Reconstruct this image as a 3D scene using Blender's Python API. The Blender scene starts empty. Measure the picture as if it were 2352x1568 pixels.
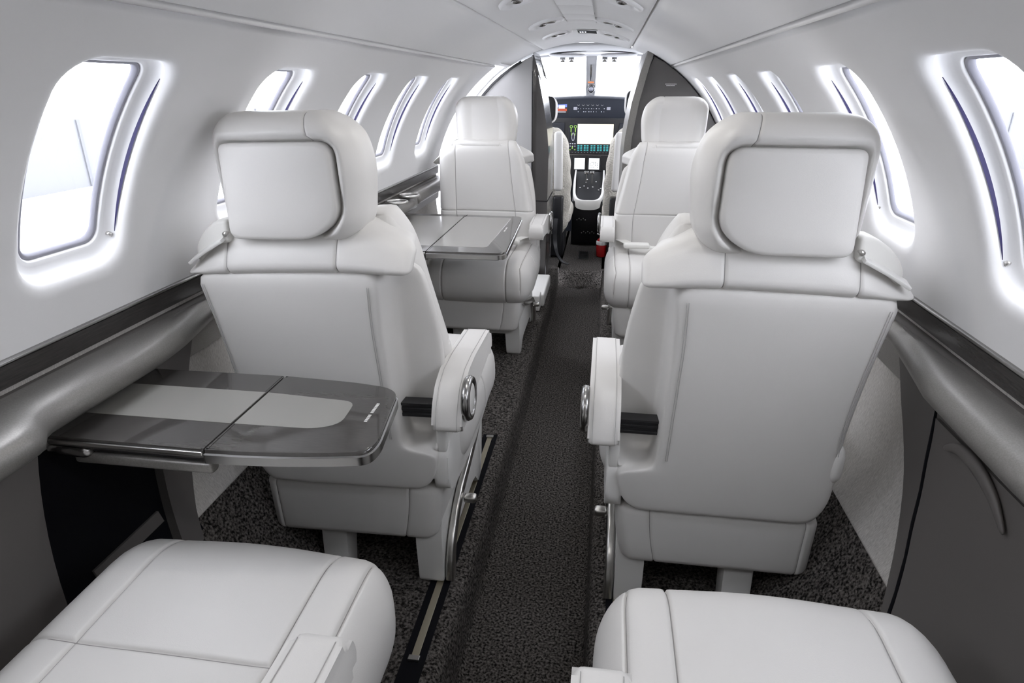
import bpy, bmesh, math, random
from mathutils import Vector, Matrix
S = bpy.context.scene
COL = S.collection
PI = math.pi
random.seed(4)

# ------------------------------------------------------------------ camera
FPX = 1450.0
PITCH = math.atan(584 / FPX)
YAW = math.atan(224 / math.hypot(FPX, 584))
cd = bpy.data.cameras.new('camera')
cd.sensor_width = 36.0
cd.lens = 36.0 * FPX / 2352
cd.clip_start = 0.02
cam = bpy.data.objects.new('camera', cd)
COL.objects.link(cam)
cam.location = (0.13, 0.0, 1.25)
cam.rotation_euler = (PI / 2 - PITCH, 0, YAW)
S.camera = cam

# ------------------------------------------------------------------ world + view
w = bpy.data.worlds.new('daylight')
S.world = w
w.use_nodes = True
nt = w.node_tree
bg = nt.nodes['Background']
bg.inputs[0].default_value = (0.91, 0.93, 1.0, 1)
bg.inputs[1].default_value = 9.6
S.view_settings.view_transform = 'Standard'
S.view_settings.look = 'None'
S.view_settings.gamma = 1
S.view_settings.use_curve_mapping = False
S.view_settings.exposure = 0.0

def area(name, loc, rot, sx, sy, power, col=(1, 1, 1), portal=False, spread=PI):
    l = bpy.data.lights.new(name, 'AREA')
    l.shape = 'RECTANGLE'; l.size = sx; l.size_y = sy; l.energy = power; l.color = col
    l.spread = spread
    if portal:
        l.cycles.is_portal = True
    o = bpy.data.objects.new(name, l)
    o.location = loc; o.rotation_euler = rot
    COL.objects.link(o)
    return o

# ------------------------------------------------------------------ materials
def principled(name, col, rough=0.5, metal=0.0, spec=0.5, coat=0.0, emit=None, estr=0.0):
    m = bpy.data.materials.new(name)
    m.use_nodes = True
    b = m.node_tree.nodes['Principled BSDF']
    b.inputs['Base Color'].default_value = (*col, 1)
    b.inputs['Roughness'].default_value = rough
    b.inputs['Metallic'].default_value = metal
    b.inputs['Specular IOR Level'].default_value = spec
    b.inputs['Coat Weight'].default_value = coat
    b.inputs['Coat Roughness'].default_value = 0.05
    if emit:
        b.inputs['Emission Color'].default_value = (*emit, 1)
        b.inputs['Emission Strength'].default_value = estr
    return m

def add_bump(m, scale, strength, dist, detail=3, vor=False):
    t = m.node_tree; b = t.nodes['Principled BSDF']
    tc = t.nodes.new('ShaderNodeTexCoord')
    n = t.nodes.new('ShaderNodeTexVoronoi' if vor else 'ShaderNodeTexNoise')
    n.inputs['Scale'].default_value = scale
    if not vor: n.inputs['Detail'].default_value = detail
    bp = t.nodes.new('ShaderNodeBump')
    bp.inputs['Strength'].default_value = strength
    bp.inputs['Distance'].default_value = dist
    t.links.new(tc.outputs['Object'], n.inputs['Vector'])
    t.links.new(n.outputs[0], bp.inputs['Height'])
    t.links.new(bp.outputs[0], b.inputs['Normal'])
    return n

def noise_color(m, scale, c1, c2, detail=6, lo=0.35, hi=0.65, stretch=None):
    t = m.node_tree; b = t.nodes['Principled BSDF']
    tc = t.nodes.new('ShaderNodeTexCoord')
    mp = t.nodes.new('ShaderNodeMapping')
    if stretch: mp.inputs['Scale'].default_value = stretch
    n = t.nodes.new('ShaderNodeTexNoise')
    n.inputs['Scale'].default_value = scale; n.inputs['Detail'].default_value = detail
    r = t.nodes.new('ShaderNodeValToRGB')
    r.color_ramp.elements[0].position = lo; r.color_ramp.elements[1].position = hi
    r.color_ramp.elements[0].color = (*c1, 1); r.color_ramp.elements[1].color = (*c2, 1)
    t.links.new(tc.outputs['Object'], mp.inputs[0]); t.links.new(mp.outputs[0], n.inputs['Vector'])
    t.links.new(n.outputs[0], r.inputs[0]); t.links.new(r.outputs[0], b.inputs['Base Color'])

M = {}
M['leather'] = principled('ivory_leather', (0.665, 0.65, 0.63), 0.42, spec=0.4)
add_bump(M['leather'], 900, 0.12, 0.0006, vor=True)
M['liner'] = principled('ivory_headliner', (0.83, 0.825, 0.825), 0.75, spec=0.25)
add_bump(M['liner'], 700, 0.08, 0.0005)
M['reveal'] = principled('white_window_plastic', (0.86, 0.86, 0.87), 0.4)
M['plastic'] = principled('ivory_plastic', (0.72, 0.71, 0.69), 0.35)
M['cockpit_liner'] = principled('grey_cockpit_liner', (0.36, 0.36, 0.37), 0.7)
M['carpet'] = principled('charcoal_taupe_carpet', (0.09, 0.08, 0.075), 0.95, spec=0.1)
noise_color(M['carpet'], 170, (0.010, 0.009, 0.0085), (0.19, 0.174, 0.162), 5, 0.38, 0.70)
add_bump(M['carpet'], 260, 0.9, 0.006)
M['fabric'] = principled('grey_side_fabric', (0.36, 0.345, 0.33), 0.9, spec=0.15)
noise_color(M['fabric'], 60, (0.40, 0.38, 0.36), (0.60, 0.58, 0.55), 8, 0.3, 0.7, (1, 9, 2))
M['taupe'] = principled('taupe_side_panel', (0.105, 0.097, 0.092), 0.5)
M['silver'] = principled('satin_taupe_metal', (0.34, 0.325, 0.305), 0.40, metal=0.55)
noise_color(M['silver'], 500, (0.225, 0.215, 0.205), (0.27, 0.26, 0.245), 2)
M['gloss'] = principled('dark_gloss_veneer', (0.055, 0.051, 0.049), 0.25, spec=0.3, coat=0.12)
noise_color(M['gloss'], 30, (0.030, 0.028, 0.027), (0.048, 0.045, 0.042), 8, 0.3, 0.7, (14, 1, 14))
M['veneer'] = principled('grey_table_veneer', (0.10, 0.094, 0.089), 0.10, spec=0.5, coat=0.55)
noise_color(M['veneer'], 40, (0.055, 0.052, 0.050), (0.066, 0.062, 0.059), 6, 0.3, 0.7, (1, 12, 1))
M['inlay'] = principled('light_table_inlay', (0.27, 0.262, 0.245), 0.15, spec=0.4, coat=0.3)
M['cabinet'] = principled('grey_cabinet_lacquer', (0.27, 0.265, 0.265), 0.2, coat=0.5)
M['cabinet_dark'] = principled('dark_cabinet_lacquer', (0.085, 0.08, 0.078), 0.22, coat=0.5)
M['chrome'] = principled('brushed_nickel', (0.62, 0.61, 0.59), 0.28, metal=1.0)
M['nickel'] = principled('dark_nickel', (0.35, 0.345, 0.34), 0.25, metal=1.0)
M['brass'] = principled('anodised_track', (0.50, 0.46, 0.36), 0.4, metal=0.9)
M['black'] = principled('black_plastic', (0.012, 0.012, 0.014), 0.4)
M['recess'] = principled('black_recess', (0.006, 0.006, 0.008), 0.8, spec=0.1)
M['panelblue'] = principled('dark_instrument_panel', (0.022, 0.026, 0.038), 0.45)
M['fleece'] = principled('cream_sheepskin', (0.62, 0.59, 0.53), 0.95, spec=0.1)
add_bump(M['fleece'], 90, 1.0, 0.012)
M['gasket'] = principled('grey_window_gasket', (0.33, 0.33, 0.38), 0.45)
M['slot'] = principled('shade_slot', (0.03, 0.025, 0.10), 0.6)
M['red'] = principled('red_bottle', (0.42, 0.012, 0.015), 0.25, coat=0.5)
M['white'] = principled('white_label', (0.8, 0.8, 0.8), 0.5)
M['orange'] = principled('orange_placard', (0.75, 0.22, 0.06), 0.5)
M['mark'] = principled('pale_lettering', (0.75, 0.74, 0.72), 0.5)
M['seam'] = principled('grey_seam_thread_and_shade', (0.30, 0.29, 0.285), 0.8, spec=0.1)  # thread line along the grooves, darkened to paint in their crease shade
M['stitch'] = principled('grey_stitching', (0.42, 0.41, 0.40), 0.7)
M['lens'] = principled('lamp_lens', (0.9, 0.9, 0.9), 0.3, emit=(1, 0.97, 0.93), estr=4)
M['belt'] = principled('ivory_webbing', (0.72, 0.71, 0.68), 0.7)
M['hangar'] = principled('hangar_white', (0.82, 0.83, 0.85), 0.8)
M['hangar_grey'] = principled('hangar_grey', (0.125, 0.127, 0.135), 0.8)

M['hangar_rib'] = principled('hangar_rib', (0.10, 0.102, 0.11), 0.8)
def emissive(name, col, s):
    return principled(name, (0.01, 0.01, 0.01), 0.2, emit=col, estr=s)
M['scr_map'] = emissive('screen_map', (1.0, 0.96, 0.84), 1.15)
M['scr_white'] = emissive('screen_white', (0.92, 0.96, 1.0), 1.3)
M['scr_blue'] = emissive('screen_sky', (0.25, 0.35, 1.0), 0.9)
M['scr_red'] = emissive('screen_ground', (0.75, 0.12, 0.05), 0.8)
M['scr_green'] = emissive('screen_green', (0.5, 0.95, 0.15), 0.9)
M['scr_cyan'] = emissive('screen_cyan', (0.1, 0.6, 0.65), 0.8)
M['scr_dark'] = principled('screen_dark', (0.01, 0.012, 0.02), 0.1)
M['scr_text'] = emissive('screen_text', (0.85, 0.88, 1.0), 0.9)

def glass():
    m = bpy.data.materials.new('window_glass'); m.use_nodes = True
    t = m.node_tree; t.nodes.clear()
    o = t.nodes.new('ShaderNodeOutputMaterial'); mx = t.nodes.new('ShaderNodeMixShader')
    tr = t.nodes.new('ShaderNodeBsdfTransparent'); gl = t.nodes.new('ShaderNodeBsdfGlossy')
    gl.inputs['Roughness'].default_value = 0.02
    tr.inputs[0].default_value = (0.96, 0.97, 0.98, 1)
    lw = t.nodes.new('ShaderNodeLayerWeight'); lw.inputs['Blend'].default_value = 0.12
    ml = t.nodes.new('ShaderNodeMath'); ml.operation = 'MULTIPLY_ADD'; ml.inputs[1].default_value = 0.35; ml.inputs[2].default_value = 0.02
    t.links.new(lw.outputs['Facing'], ml.inputs[0]); t.links.new(ml.outputs[0], mx.inputs[0]); t.links.new(tr.outputs[0], mx.inputs[1])
    t.links.new(gl.outputs[0], mx.inputs[2]); t.links.new(mx.outputs[0], o.inputs[0])
    return m
M['glass'] = glass()

# ------------------------------------------------------------------ helpers
def link(o, parent=None):
    COL.objects.link(o)
    if parent is not None: o.parent = parent
    return o

def empty(name, loc, label=None, cat=None, group=None, kind=None, rotz=0.0):
    o = bpy.data.objects.new(name, None)
    o.empty_display_size = 0.1
    o.location = loc; o.rotation_euler = (0, 0, rotz)
    link(o); tag(o, label, cat, group, kind)
    return o

def tag(o, label=None, cat=None, group=None, kind=None):
    if label: o['label'] = label
    if cat: o['category'] = cat
    if group: o['group'] = group
    if kind: o['kind'] = kind
    return o

def finish(name, bm, mat, parent=None, smooth=True, sub=0, angle=None, recalc=True, mirror=False, weld=True):
    if weld: bmesh.ops.remove_doubles(bm, verts=bm.verts, dist=1e-5)
    if mirror:
        for v in bm.verts: v.co.x = -v.co.x
        bmesh.ops.reverse_faces(bm, faces=bm.faces)
    if recalc: bmesh.ops.recalc_face_normals(bm, faces=bm.faces)
    if angle is not None:
        for e in bm.edges:
            if len(e.link_faces) == 2 and e.calc_face_angle(0) > math.radians(angle): e.smooth = False
    for f in bm.faces: f.smooth = smooth
    me = bpy.data.meshes.new(name); bm.to_mesh(me); bm.free()
    mats = mat if isinstance(mat, (list, tuple)) else [mat]
    for mm in mats: me.materials.append(mm)
    o = bpy.data.objects.new(name, me)
    if sub:
        md = o.modifiers.new('sub', 'SUBSURF'); md.levels = sub; md.render_levels = sub
    return link(o, parent)

def localize(bm, origin):
    for v in bm.verts:
        v.co -= Vector(origin)

def axis_samples(h, r, n_flat, n_cor, extra=()):
    s = [-h + r * (1 - math.cos(k * PI / 2 / n_cor)) for k in range(n_cor + 1)]
    s += [(-h + r) + (2 * (h - r)) * k / n_flat for k in range(1, n_flat)]
    s += [h - r * (1 - math.cos(k * PI / 2 / n_cor)) for k in range(n_cor, -1, -1)]
    for e in extra:
        s = [q for q in s if abs(q - e) > 0.0075 or abs(abs(q) - h) < 1e-6]
        s += [e + d for d in (-0.007, -0.0038, -0.0018, -0.0008, 0.0008, 0.0018, 0.0038, 0.007)]
    s = sorted(s)
    out = [s[0]]
    for q in s[1:]:
        if q - out[-1] > 1e-5: out.append(q)
    return out

def rbox(bm, c, size, r, warp=None, grooves=(), nf=8, nc=5, gd=0.0035, gw=0.0028, mat=0):
    """rounded box. grooves: list of (axis, coord, mask) in local coordinates"""
    hx, hy, hz = [q / 2 for q in size]
    if not isinstance(r, (tuple, list)): r = (r, r, r)
    r = (min(r[0], hx * .999), min(r[1], hy * .999), min(r[2], hz * .999))
    H = (hx, hy, hz)
    ex = [[g[1] for g in grooves if g[0] == a] for a in range(3)]
    if not isinstance(nf, (tuple, list)): nf = (nf, nf, nf)
    A = [axis_samples(H[a], r[a], nf[a], nc, ex[a]) for a in range(3)]
    cache = {}
    def vert(p):
        key = tuple(round(q, 6) for q in p)
        if key in cache: return cache[key]
        inner = [max(-(H[a] - r[a]), min(H[a] - r[a], p[a])) for a in range(3)]
        d = [(p[a] - inner[a]) / r[a] for a in range(3)]
        # cube surface to sphere mapping
        L = math.sqrt(sum(q * q for q in d)) or 1
        dn = [q / L for q in d]
        pos = [inner[a] + dn[a] * r[a] for a in range(3)]
        g = 0
        for (a, co, mask) in grooves:
            t = (p[a] - co) / gw
            if abs(t) < 4 and (mask is None or mask(p)):
                g = max(g, math.exp(-t * t))
        if g:
            pos = [pos[a] - dn[a] * gd * g for a in range(3)]
        pos = [pos[a] + c[a] for a in range(3)]
        if warp: pos = warp(*pos)
        v = bm.verts.new(pos); cache[key] = v
        return v
    for a in range(3):
        b, cc = (a + 1) % 3, (a + 2) % 3
        for sgn in (-1, 1):
            for i in range(len(A[b]) - 1):
                for j in range(len(A[cc]) - 1):
                    q = []
                    for (di, dj) in ((0, 0), (1, 0), (1, 1), (0, 1)):
                        p = [0, 0, 0]; p[a] = sgn * H[a]; p[b] = A[b][i + di]; p[cc] = A[cc][j + dj]
                        q.append(vert(p))
                    if sgn < 0: q.reverse()
                    pc = [0, 0, 0]; pc[a] = sgn * H[a]; pc[b] = (A[b][i] + A[b][i + 1]) / 2; pc[cc] = (A[cc][j] + A[cc][j + 1]) / 2
                    sm = any(g[0] != a and abs(pc[g[0]] - g[1]) < .0004 and (g[2] is None or g[2](pc)) for g in grooves)
                    try:
                        f = bm.faces.new(q); f.material_index = (mat + 1) if sm else mat
                    except ValueError: pass

def box(bm, x0, x1, y0, y1, z0, z1, bev=0.0, seg=2, mat=0):
    vs = [bm.verts.new((x, y, z)) for x in (x0, x1) for y in (y0, y1) for z in (z0, z1)]
    idx = [(0, 1, 3, 2), (4, 6, 7, 5), (0, 4, 5, 1), (2, 3, 7, 6), (0, 2, 6, 4), (1, 5, 7, 3)]
    fs = [bm.faces.new([vs[i] for i in f]) for f in idx]
    for f in fs: f.material_index = mat
    if bev:
        es = set(e for f in fs for e in f.edges)
        bmesh.ops.bevel(bm, geom=list(es), offset=bev, segments=seg, affect='EDGES', profile=0.5)

def loft(bm, rings, closed=True, cap=True, mat=0):
    R = [[bm.verts.new(p) for p in ring] for ring in rings]
    n = len(R[0])
    for a, b in zip(R[:-1], R[1:]):
        for i in range(n if closed else n - 1):
            f = bm.faces.new((a[i], a[(i + 1) % n], b[(i + 1) % n], b[i])); f.material_index = mat
    if cap and closed:
        for ring in (R[0][::-1], R[-1]):
            try:
                f = bm.faces.new(ring); f.material_index = mat
            except ValueError: pass
    return R

def prism(bm, pts, fn, h0, h1, bev=0.0, seg=2, mat=0):
    """pts 2D outline, fn(u,v,h)->xyz"""
    a = [bm.verts.new(fn(u, v, h0)) for u, v in pts]
    b = [bm.verts.new(fn(u, v, h1)) for u, v in pts]
    n = len(pts)
    fs = [bm.faces.new(a[::-1]), bm.faces.new(b)]
    for i in range(n): fs.append(bm.faces.new((a[i], a[(i + 1) % n], b[(i + 1) % n], b[i])))
    for f in fs: f.material_index = mat
    if bev:
        es = list(set(list(fs[0].edges) + list(fs[1].edges)))
        bmesh.ops.bevel(bm, geom=es, offset=bev, segments=seg, affect='EDGES', profile=0.5)

def rpoly(pts, rad, n=5):
    """round the corners of a 2D polygon; rad a number or one per corner"""
    out = []; N = len(pts)
    for i in range(N):
        p = Vector(pts[i]); a = Vector(pts[i - 1]); b = Vector(pts[(i + 1) % N])
        r = rad[i] if isinstance(rad, (list, tuple)) else rad
        if r <= 0: out.append(tuple(p)); continue
        da = (a - p).normalized(); db = (b - p).normalized()
        r = min(r, (a - p).length * .49, (b - p).length * .49)
        p0 = p + da * r; p1 = p + db * r
        for k in range(n + 1):
            t = k / n
            q = p0 * (1 - t) ** 2 + p * 2 * t * (1 - t) + p1 * t * t
            out.append((q.x, q.y))
    return out

def smooth_path(pts, n=6, closed=False):
    P = [Vector(p) for p in pts]; out = []
    N = len(P)
    rng = range(N) if closed else range(N - 1)
    for i in rng:
        p0 = P[(i - 1) % N] if (closed or i > 0) else P[i]
        p1 = P[i]; p2 = P[(i + 1) % N]
        p3 = P[(i + 2) % N] if (closed or i + 2 < N) else p2
        for k in range(n):
            t = k / n
            out.append(0.5 * ((2 * p1) + (p2 - p0) * t + (2 * p0 - 5 * p1 + 4 * p2 - p3) * t * t + (3 * p1 - p0 - 3 * p2 + p3) * t ** 3))
    if not closed: out.append(P[-1])
    return out

def sweep(bm, path, prof, up=(0, 0, 1), closed=False, cap=True, scale=None, mat=0):
    """sweep a 2D profile (side, up) along a path"""
    P = [Vector(p) for p in path]; rings = []; N = len(P); up = Vector(up)
    for i, p in enumerate(P):
        a = P[(i - 1) % N] if (closed or i > 0) else P[i]
        b = P[(i + 1) % N] if (closed or i < N - 1) else P[i]
        t = (b - a).normalized()
        s = t.cross(up)
        if s.length < 1e-4: s = t.cross(Vector((1, 0, 0)))
        s.normalize(); u = s.cross(t).normalized()
        k = scale(i / (N - 1)) if scale else 1
        rings.append([p + s * (x * k) + u * (y * k) for x, y in prof])
    if closed: rings.append(rings[0])
    loft(bm, rings, cap=cap and not closed, mat=mat)

def circ(r, n=12, ry=None):
    ry = ry or r
    return [(r * math.cos(2 * PI * k / n), ry * math.sin(2 * PI * k / n)) for k in range(n)]

def cyl(bm, p0, p1, r, n=20, r1=None, mat=0):
    p0 = Vector(p0); p1 = Vector(p1); t = (p1 - p0).normalized()
    s = t.orthogonal().normalized(); u = t.cross(s); r1 = r if r1 is None else r1
    loft(bm, [[p + (s * math.cos(a) + u * math.sin(a)) * q for a in [2 * PI * k / n for k in range(n)]] for p, q in ((p0, r), (p1, r1))], mat=mat)

def lathe(bm, prof, c, axis=(0, 0, 1), n=28, mat=0):
    """prof: (radius, height) list"""
    c = Vector(c); t = Vector(axis).normalized(); s = t.orthogonal().normalized(); u = t.cross(s)
    loft(bm, [[c + t * h + (s * math.cos(a) + u * math.sin(a)) * max(r, 1e-4) for a in [2 * PI * k / n for k in range(n)]] for r, h in prof], mat=mat)

def lerp(tab, x):
    if x <= tab[0][0]: return tab[0][1]
    for (a, va), (b, vb) in zip(tab[:-1], tab[1:]):
        if x <= b: return va + (vb - va) * (x - a) / (b - a)
    return tab[-1][1]

# ------------------------------------------------------------------ fuselage shell
RC, ZC = 0.74, 0.73
Y0, Y1L, Y1R = -0.45, 3.26, 3.62
DECK = 0.15
def sh(y, ang, side, R=RC):
    a = math.radians(ang)
    return (side * R * math.cos(a), y, ZC + R * math.sin(a))

A_LO, A_HI = 11.4, 55.8
A_W0, A_W1 = 16.0, 50.6          # band that holds the windows
ASC = math.radians(1) * RC       # metres per degree
lefty = [(0.36, 0.42), (0.840, 0.876), (1.32, 1.375), (1.795, 1.87), (2.245, 2.375), (2.725, 2.885)]
righty = [(0.36, 0.42), (0.815, 0.882), (1.24, 1.345), (1.72, 1.82), (2.16, 2.28), (2.62, 2.76), (3.05, 3.19)]
W_T, W_B, W_HY = 47.6, 19.0, 0.103

def win_outline(yT, yB, off):
    """closed outline in (y, ang) grown by off metres, 15 points a side"""
    h = W_HY + off; at = W_T + off / ASC; ab = W_B - off / ASC
    ry = max(0.02, 0.05 + off); n = 8
    ra = ry / ASC; cen = []
    for (sy, sa) in ((1, 1), (-1, 1), (-1, -1), (1, -1)):
        cy = sy * (h - ry); ca = (at - ra) if sa > 0 else (ab + ra)
        st = {(1, 1): 0, (-1, 1): 90, (-1, -1): 180, (1, -1): 270}[(sy, sa)]
        arc = [(cy + ry * math.cos(math.radians(st + 90 * k / n)), ca + ra * math.sin(math.radians(st + 90 * k / n))) for k in range(n + 1)]
        cen.append(arc)
    out = []
    for i in range(4):
        out += cen[i]
        p = cen[i][-1]; q = cen[(i + 1) % 4][0]
        m = 10 if i in (1, 3) else 4
        for k in range(1, m): out.append((p[0] + (q[0] - p[0]) * k / m, p[1] + (q[1] - p[1]) * k / m))
    def cy_at(a): return yB + (yT - yB) * (a - W_B) / (W_T - W_B)
    return [(y + cy_at(a), a) for y, a in out]

def build_wall(side, ys, y1, name):
    bm = bmesh.new()
    cuts = [Y0]
    for (t, b) in ys:
        cuts.append(None)
    # cell boundaries between windows
    edges = []
    for i, (t, b) in enumerate(ys):
        edges.append(((t - 0.165, b - 0.165), (t + 0.165, b + 0.165)))
    def ylin(pair, a): return pair[1] + (pair[0] - pair[1]) * (a - W_B) / (W_T - W_B)
    A = {round(A_W0, 5), round(A_W1, 5)}
    for (y, a) in win_outline(0, 0, 0.024):
        dy = y; da = a - (W_T + W_B) / 2
        if abs(dy) / 0.165 >= abs(da) / ((A_W1 - A_W0) / 2): A.add(round((W_T + W_B) / 2 + da / (abs(dy) / 0.165), 5))
    A = sorted(A)
    def patch(fa, fb, alist, n):
        g = [[bm.verts.new(sh(fa(a) + (fb(a) - fa(a)) * k / n, a, side)) for k in range(n + 1)] for a in alist]
        for r0, r1 in zip(g[:-1], g[1:]):
            for k in range(n): bm.faces.new((r0[k], r0[k + 1], r1[k + 1], r1[k]))
    # filler between windows
    bounds = [((Y0, Y0), edges[0][0])]
    for i in range(len(ys) - 1): bounds.append((edges[i][1], edges[i + 1][0]))
    bounds.append((edges[-1][1], (y1, y1)))
    for (pa, pb) in bounds:
        patch(lambda a, p=pa: ylin(p, a) if p[0] != Y0 else Y0, lambda a, p=pb: ylin(p, a) if p != (y1, y1) else y1, A, 6)
    # window cells
    for i, (t, b) in enumerate(ys):
        O = win_outline(t, b, 0.024); n = len(O)
        cells = []
        for (y, a) in O:
            cyc = b + (t - b) * (a - W_B) / (W_T - W_B)
            ac = (A_W0 + A_W1) / 2
            dy = y - cyc; da = a - (W_T + W_B) / 2
            k = max(abs(dy) / 0.165, abs(da) / ((A_W1 - A_W0) / 2))
            dy2 = dy / k; da2 = da / k
            a2 = (W_T + W_B) / 2 + da2
            a2 = max(A_W0, min(A_W1, a2))
            cyc2 = b + (t - b) * (a2 - W_B) / (W_T - W_B)
            cells.append((cyc2 + dy2, a2))
        rings = []
        for s in range(5):
            f = s / 4
            rings.append([sh(c[0] + (o[0] - c[0]) * f, c[1] + (o[1] - c[1]) * f, side) for c, o in zip(cells, O)])
        for off, R in ((0.018, 0.7408), (0.012, 0.7425), (0.006, 0.7455), (0.002, 0.750), (0.0, 0.755)):
            rings.append([sh(y, a, side, R) for y, a in win_outline(t, b, off)])
        V = [[bm.verts.new(p) for p in r] for r in rings]
        for r0, r1 in zip(V[:-1], V[1:]):
            for k in range(n):
                try: bm.faces.new((r0[k], r0[(k + 1) % n], r1[(k + 1) % n], r1[k]))
                except ValueError: pass
        # corner fill of the cell rectangle
        for (sy, aa) in ((-1, A_W0), (1, A_W0), (-1, A_W1), (1, A_W1)):
            cyc = b + (t - b) * (aa - W_B) / (W_T - W_B)
            cor = (cyc + sy * 0.165, aa)
            near = sorted(range(n), key=lambda k: (cells[k][0] - cor[0]) ** 2 + ((cells[k][1] - cor[1]) * ASC) ** 2)
            on_a = [k for k in near if abs(cells[k][1] - aa) < 1e-6][0]
            on_y = [k for k in near if abs(cells[k][1] - aa) > 1e-6][0]
            cv = bm.verts.new(sh(*cor, side))
            try: bm.faces.new((V[0][on_a], cv, V[0][on_y]))
            except ValueError: pass
    # bands above and below
    low = [A_LO + (A_W0 - A_LO) * k / 4 for k in range(5)]
    high = [A_W1 + (A_HI - 0.5 - A_W1) * k / 4 for k in range(5)]
    N = 40
    for band in (low, high):
        g = [[bm.verts.new(sh(Y0 + (y1 - Y0) * k / N, a, side)) for k in range(N + 1)] for a in band]
        for r0, r1 in zip(g[:-1], g[1:]):
            for k in range(N): bm.faces.new((r0[k], r0[k + 1], r1[k + 1], r1[k]))
    # rolled top edge into the seam
    pr = [(A_HI - .5, RC), (A_HI - .15, RC + .002), (A_HI, RC + .008), (A_HI, RC + .03)]
    g = [[bm.verts.new(sh(Y0 + (y1 - Y0) * k / N, a, side, R)) for k in range(N + 1)] for a, R in pr]
    for r0, r1 in zip(g[:-1], g[1:]):
        for k in range(N): bm.faces.new((r0[k], r0[k + 1], r1[k + 1], r1[k]))
    bmesh.ops.recalc_face_normals(bm, faces=bm.faces)
    o = finish(name, bm, M['liner'], recalc=False, weld=True)
    return tag(o, 'ivory curved cabin side wall with oval windows', kind='structure')

wall_l = build_wall(-1, lefty, Y1L, 'wall_left')
wall_r = build_wall(1, righty, Y1R, 'wall_right')

def build_window(side, t, b, idx):
    root = empty('window_%d' % idx, sh((t + b) / 2, 33, side, 0.77), kind='structure')
    org = root.location.copy()
    def ringmesh(specs, name, mat, fill=False):
        bm = bmesh.new()
        rings = [[bm.verts.new(sh(y, a, side, R)) for y, a in win_outline(t, b, off)] for off, R in specs]
        n = len(rings[0])
        for r0, r1 in zip(rings[:-1], rings[1:]):
            for k in range(n): bm.faces.new((r0[k], r0[(k + 1) % n], r1[(k + 1) % n], r1[k]))
        if fill: bm.faces.new(rings[-1])
        localize(bm, org)
        return finish(name, bm, mat, root)
    ringmesh([(0.0, 0.755), (-0.001, 0.759), (-0.003, 0.763), (-0.008, 0.7675), (-0.016, 0.770), (-0.0225, 0.771), (-0.0245, 0.7725), (-0.0255, 0.777)], 'window_frame', M['reveal'])
    ringmesh([(-0.0255, 0.777), (-0.0265, 0.7745), (-0.031, 0.775), (-0.034, 0.782)], 'window_gasket', M['gasket'])
    # pane
    bm = bmesh.new()
    O = win_outline(t, b, -0.033); n = len(O)
    cyy = sum(p[0] for p in O) / n; ca = sum(p[1] for p in O) / n
    prev = None
    for f in (1, .75, .5, .25):
        ring = [bm.verts.new(sh(cyy + (y - cyy) * f, ca + (a - ca) * f, side, 0.781)) for y, a in O]
        if prev:
            for k in range(n): bm.faces.new((prev[k], prev[(k + 1) % n], ring[(k + 1) % n], ring[k]))
        prev = ring
    bm.faces.new(prev)
    localize(bm, org)
    finish('window_pane', bm, M['glass'], root)
    # shade slot on the forward reveal : slim lens-shaped gap
    bm = bmesh.new()
    L, Rr = [], []
    for k in range(25):
        f = k / 24; a = 22.5 + (44.5 - 22.5) * f
        yy = b + (t - b) * (a - W_B) / (W_T - W_B) + W_HY - 0.0025
        wd = 0.0024 * math.sin(PI * f) ** 0.8 + 0.0002
        L.append(bm.verts.new(sh(yy, a, side, 0.7585 - wd))); Rr.append(bm.verts.new(sh(yy - 0.0012, a, side, 0.7585 + wd)))
    for k in range(24): bm.faces.new((L[k], L[k + 1], Rr[k + 1], Rr[k]))
    localize(bm, org)
    finish('shade_slot', bm, M['slot'], root)
    # little shade latch at the lower forward corner
    bm = bmesh.new()
    a = 22.0; yy = b + W_HY - 0.012
    p = Vector(sh(yy, a, side, 0.770)); q = Vector(sh(yy, a, side, 0.760))
    cyl(bm, p, q, 0.004, 10)
    localize(bm, org)
    finish('shade_latch', bm, M['chrome'], root)
    # daylight comes through this opening
    c = Vector(sh((t + b) / 2, 33.3, side, 0.80)); nrm = Vector((-side * math.cos(math.radians(33.3)), 0, -math.sin(math.radians(33.3))))
    q = nrm.to_track_quat('-Z', 'Y').to_euler()
    area('window_daylight', c, q, 0.40, 0.26, 1, portal=True)

i = 1
for (t, b) in lefty: build_window(-1, t, b, i); i += 1
for (t, b) in righty: build_window(1, t, b, i); i += 1

# ceiling: two side panels and the raised-edge centre panel
def build_ceiling():
    bm = bmesh.new()
    yf = 3.62
    sec = []
    def add(a, R): sec.append((a, R))
    for s in (0, 1):
        seq = [(A_HI + .25, RC + .028), (A_HI + .25, RC + .006), (A_HI + .5, RC + .001)]
        seq += [(A_HI + .9 + k * (71.4 - A_HI - .9) / 8, RC) for k in range(9)]
        seq += [(71.6, RC + .003), (71.75, RC + .012), (72.0, RC + .012), (72.15, RC - .001), (72.6, RC - .005)]
        seq += [(73.5 + k * (90 - 73.5) / 8, RC - .006) for k in range(9)]
        if s == 0: sec += seq
        else: sec += [(180 - a, R) for a, R in seq[::-1]][1:]
    N = 60
    ys = [Y0 + (yf - Y0) * k / N for k in range(N + 1)]
    g = [[bm.verts.new((RC * 0 + R * math.cos(math.radians(a)), y, ZC + R * math.sin(math.radians(a)))) for y in ys] for a, R in sec]
    for r0, r1 in zip(g[:-1], g[1:]):
        for k in range(N): bm.faces.new((r0[k], r0[k + 1], r1[k + 1], r1[k]))
    o = finish('ceiling', bm, M['liner'], recalc=True)
    tag(o, 'ivory curved cabin ceiling with raised centre panel', kind='structure')
    return o
ceil = build_ceiling()

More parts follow.
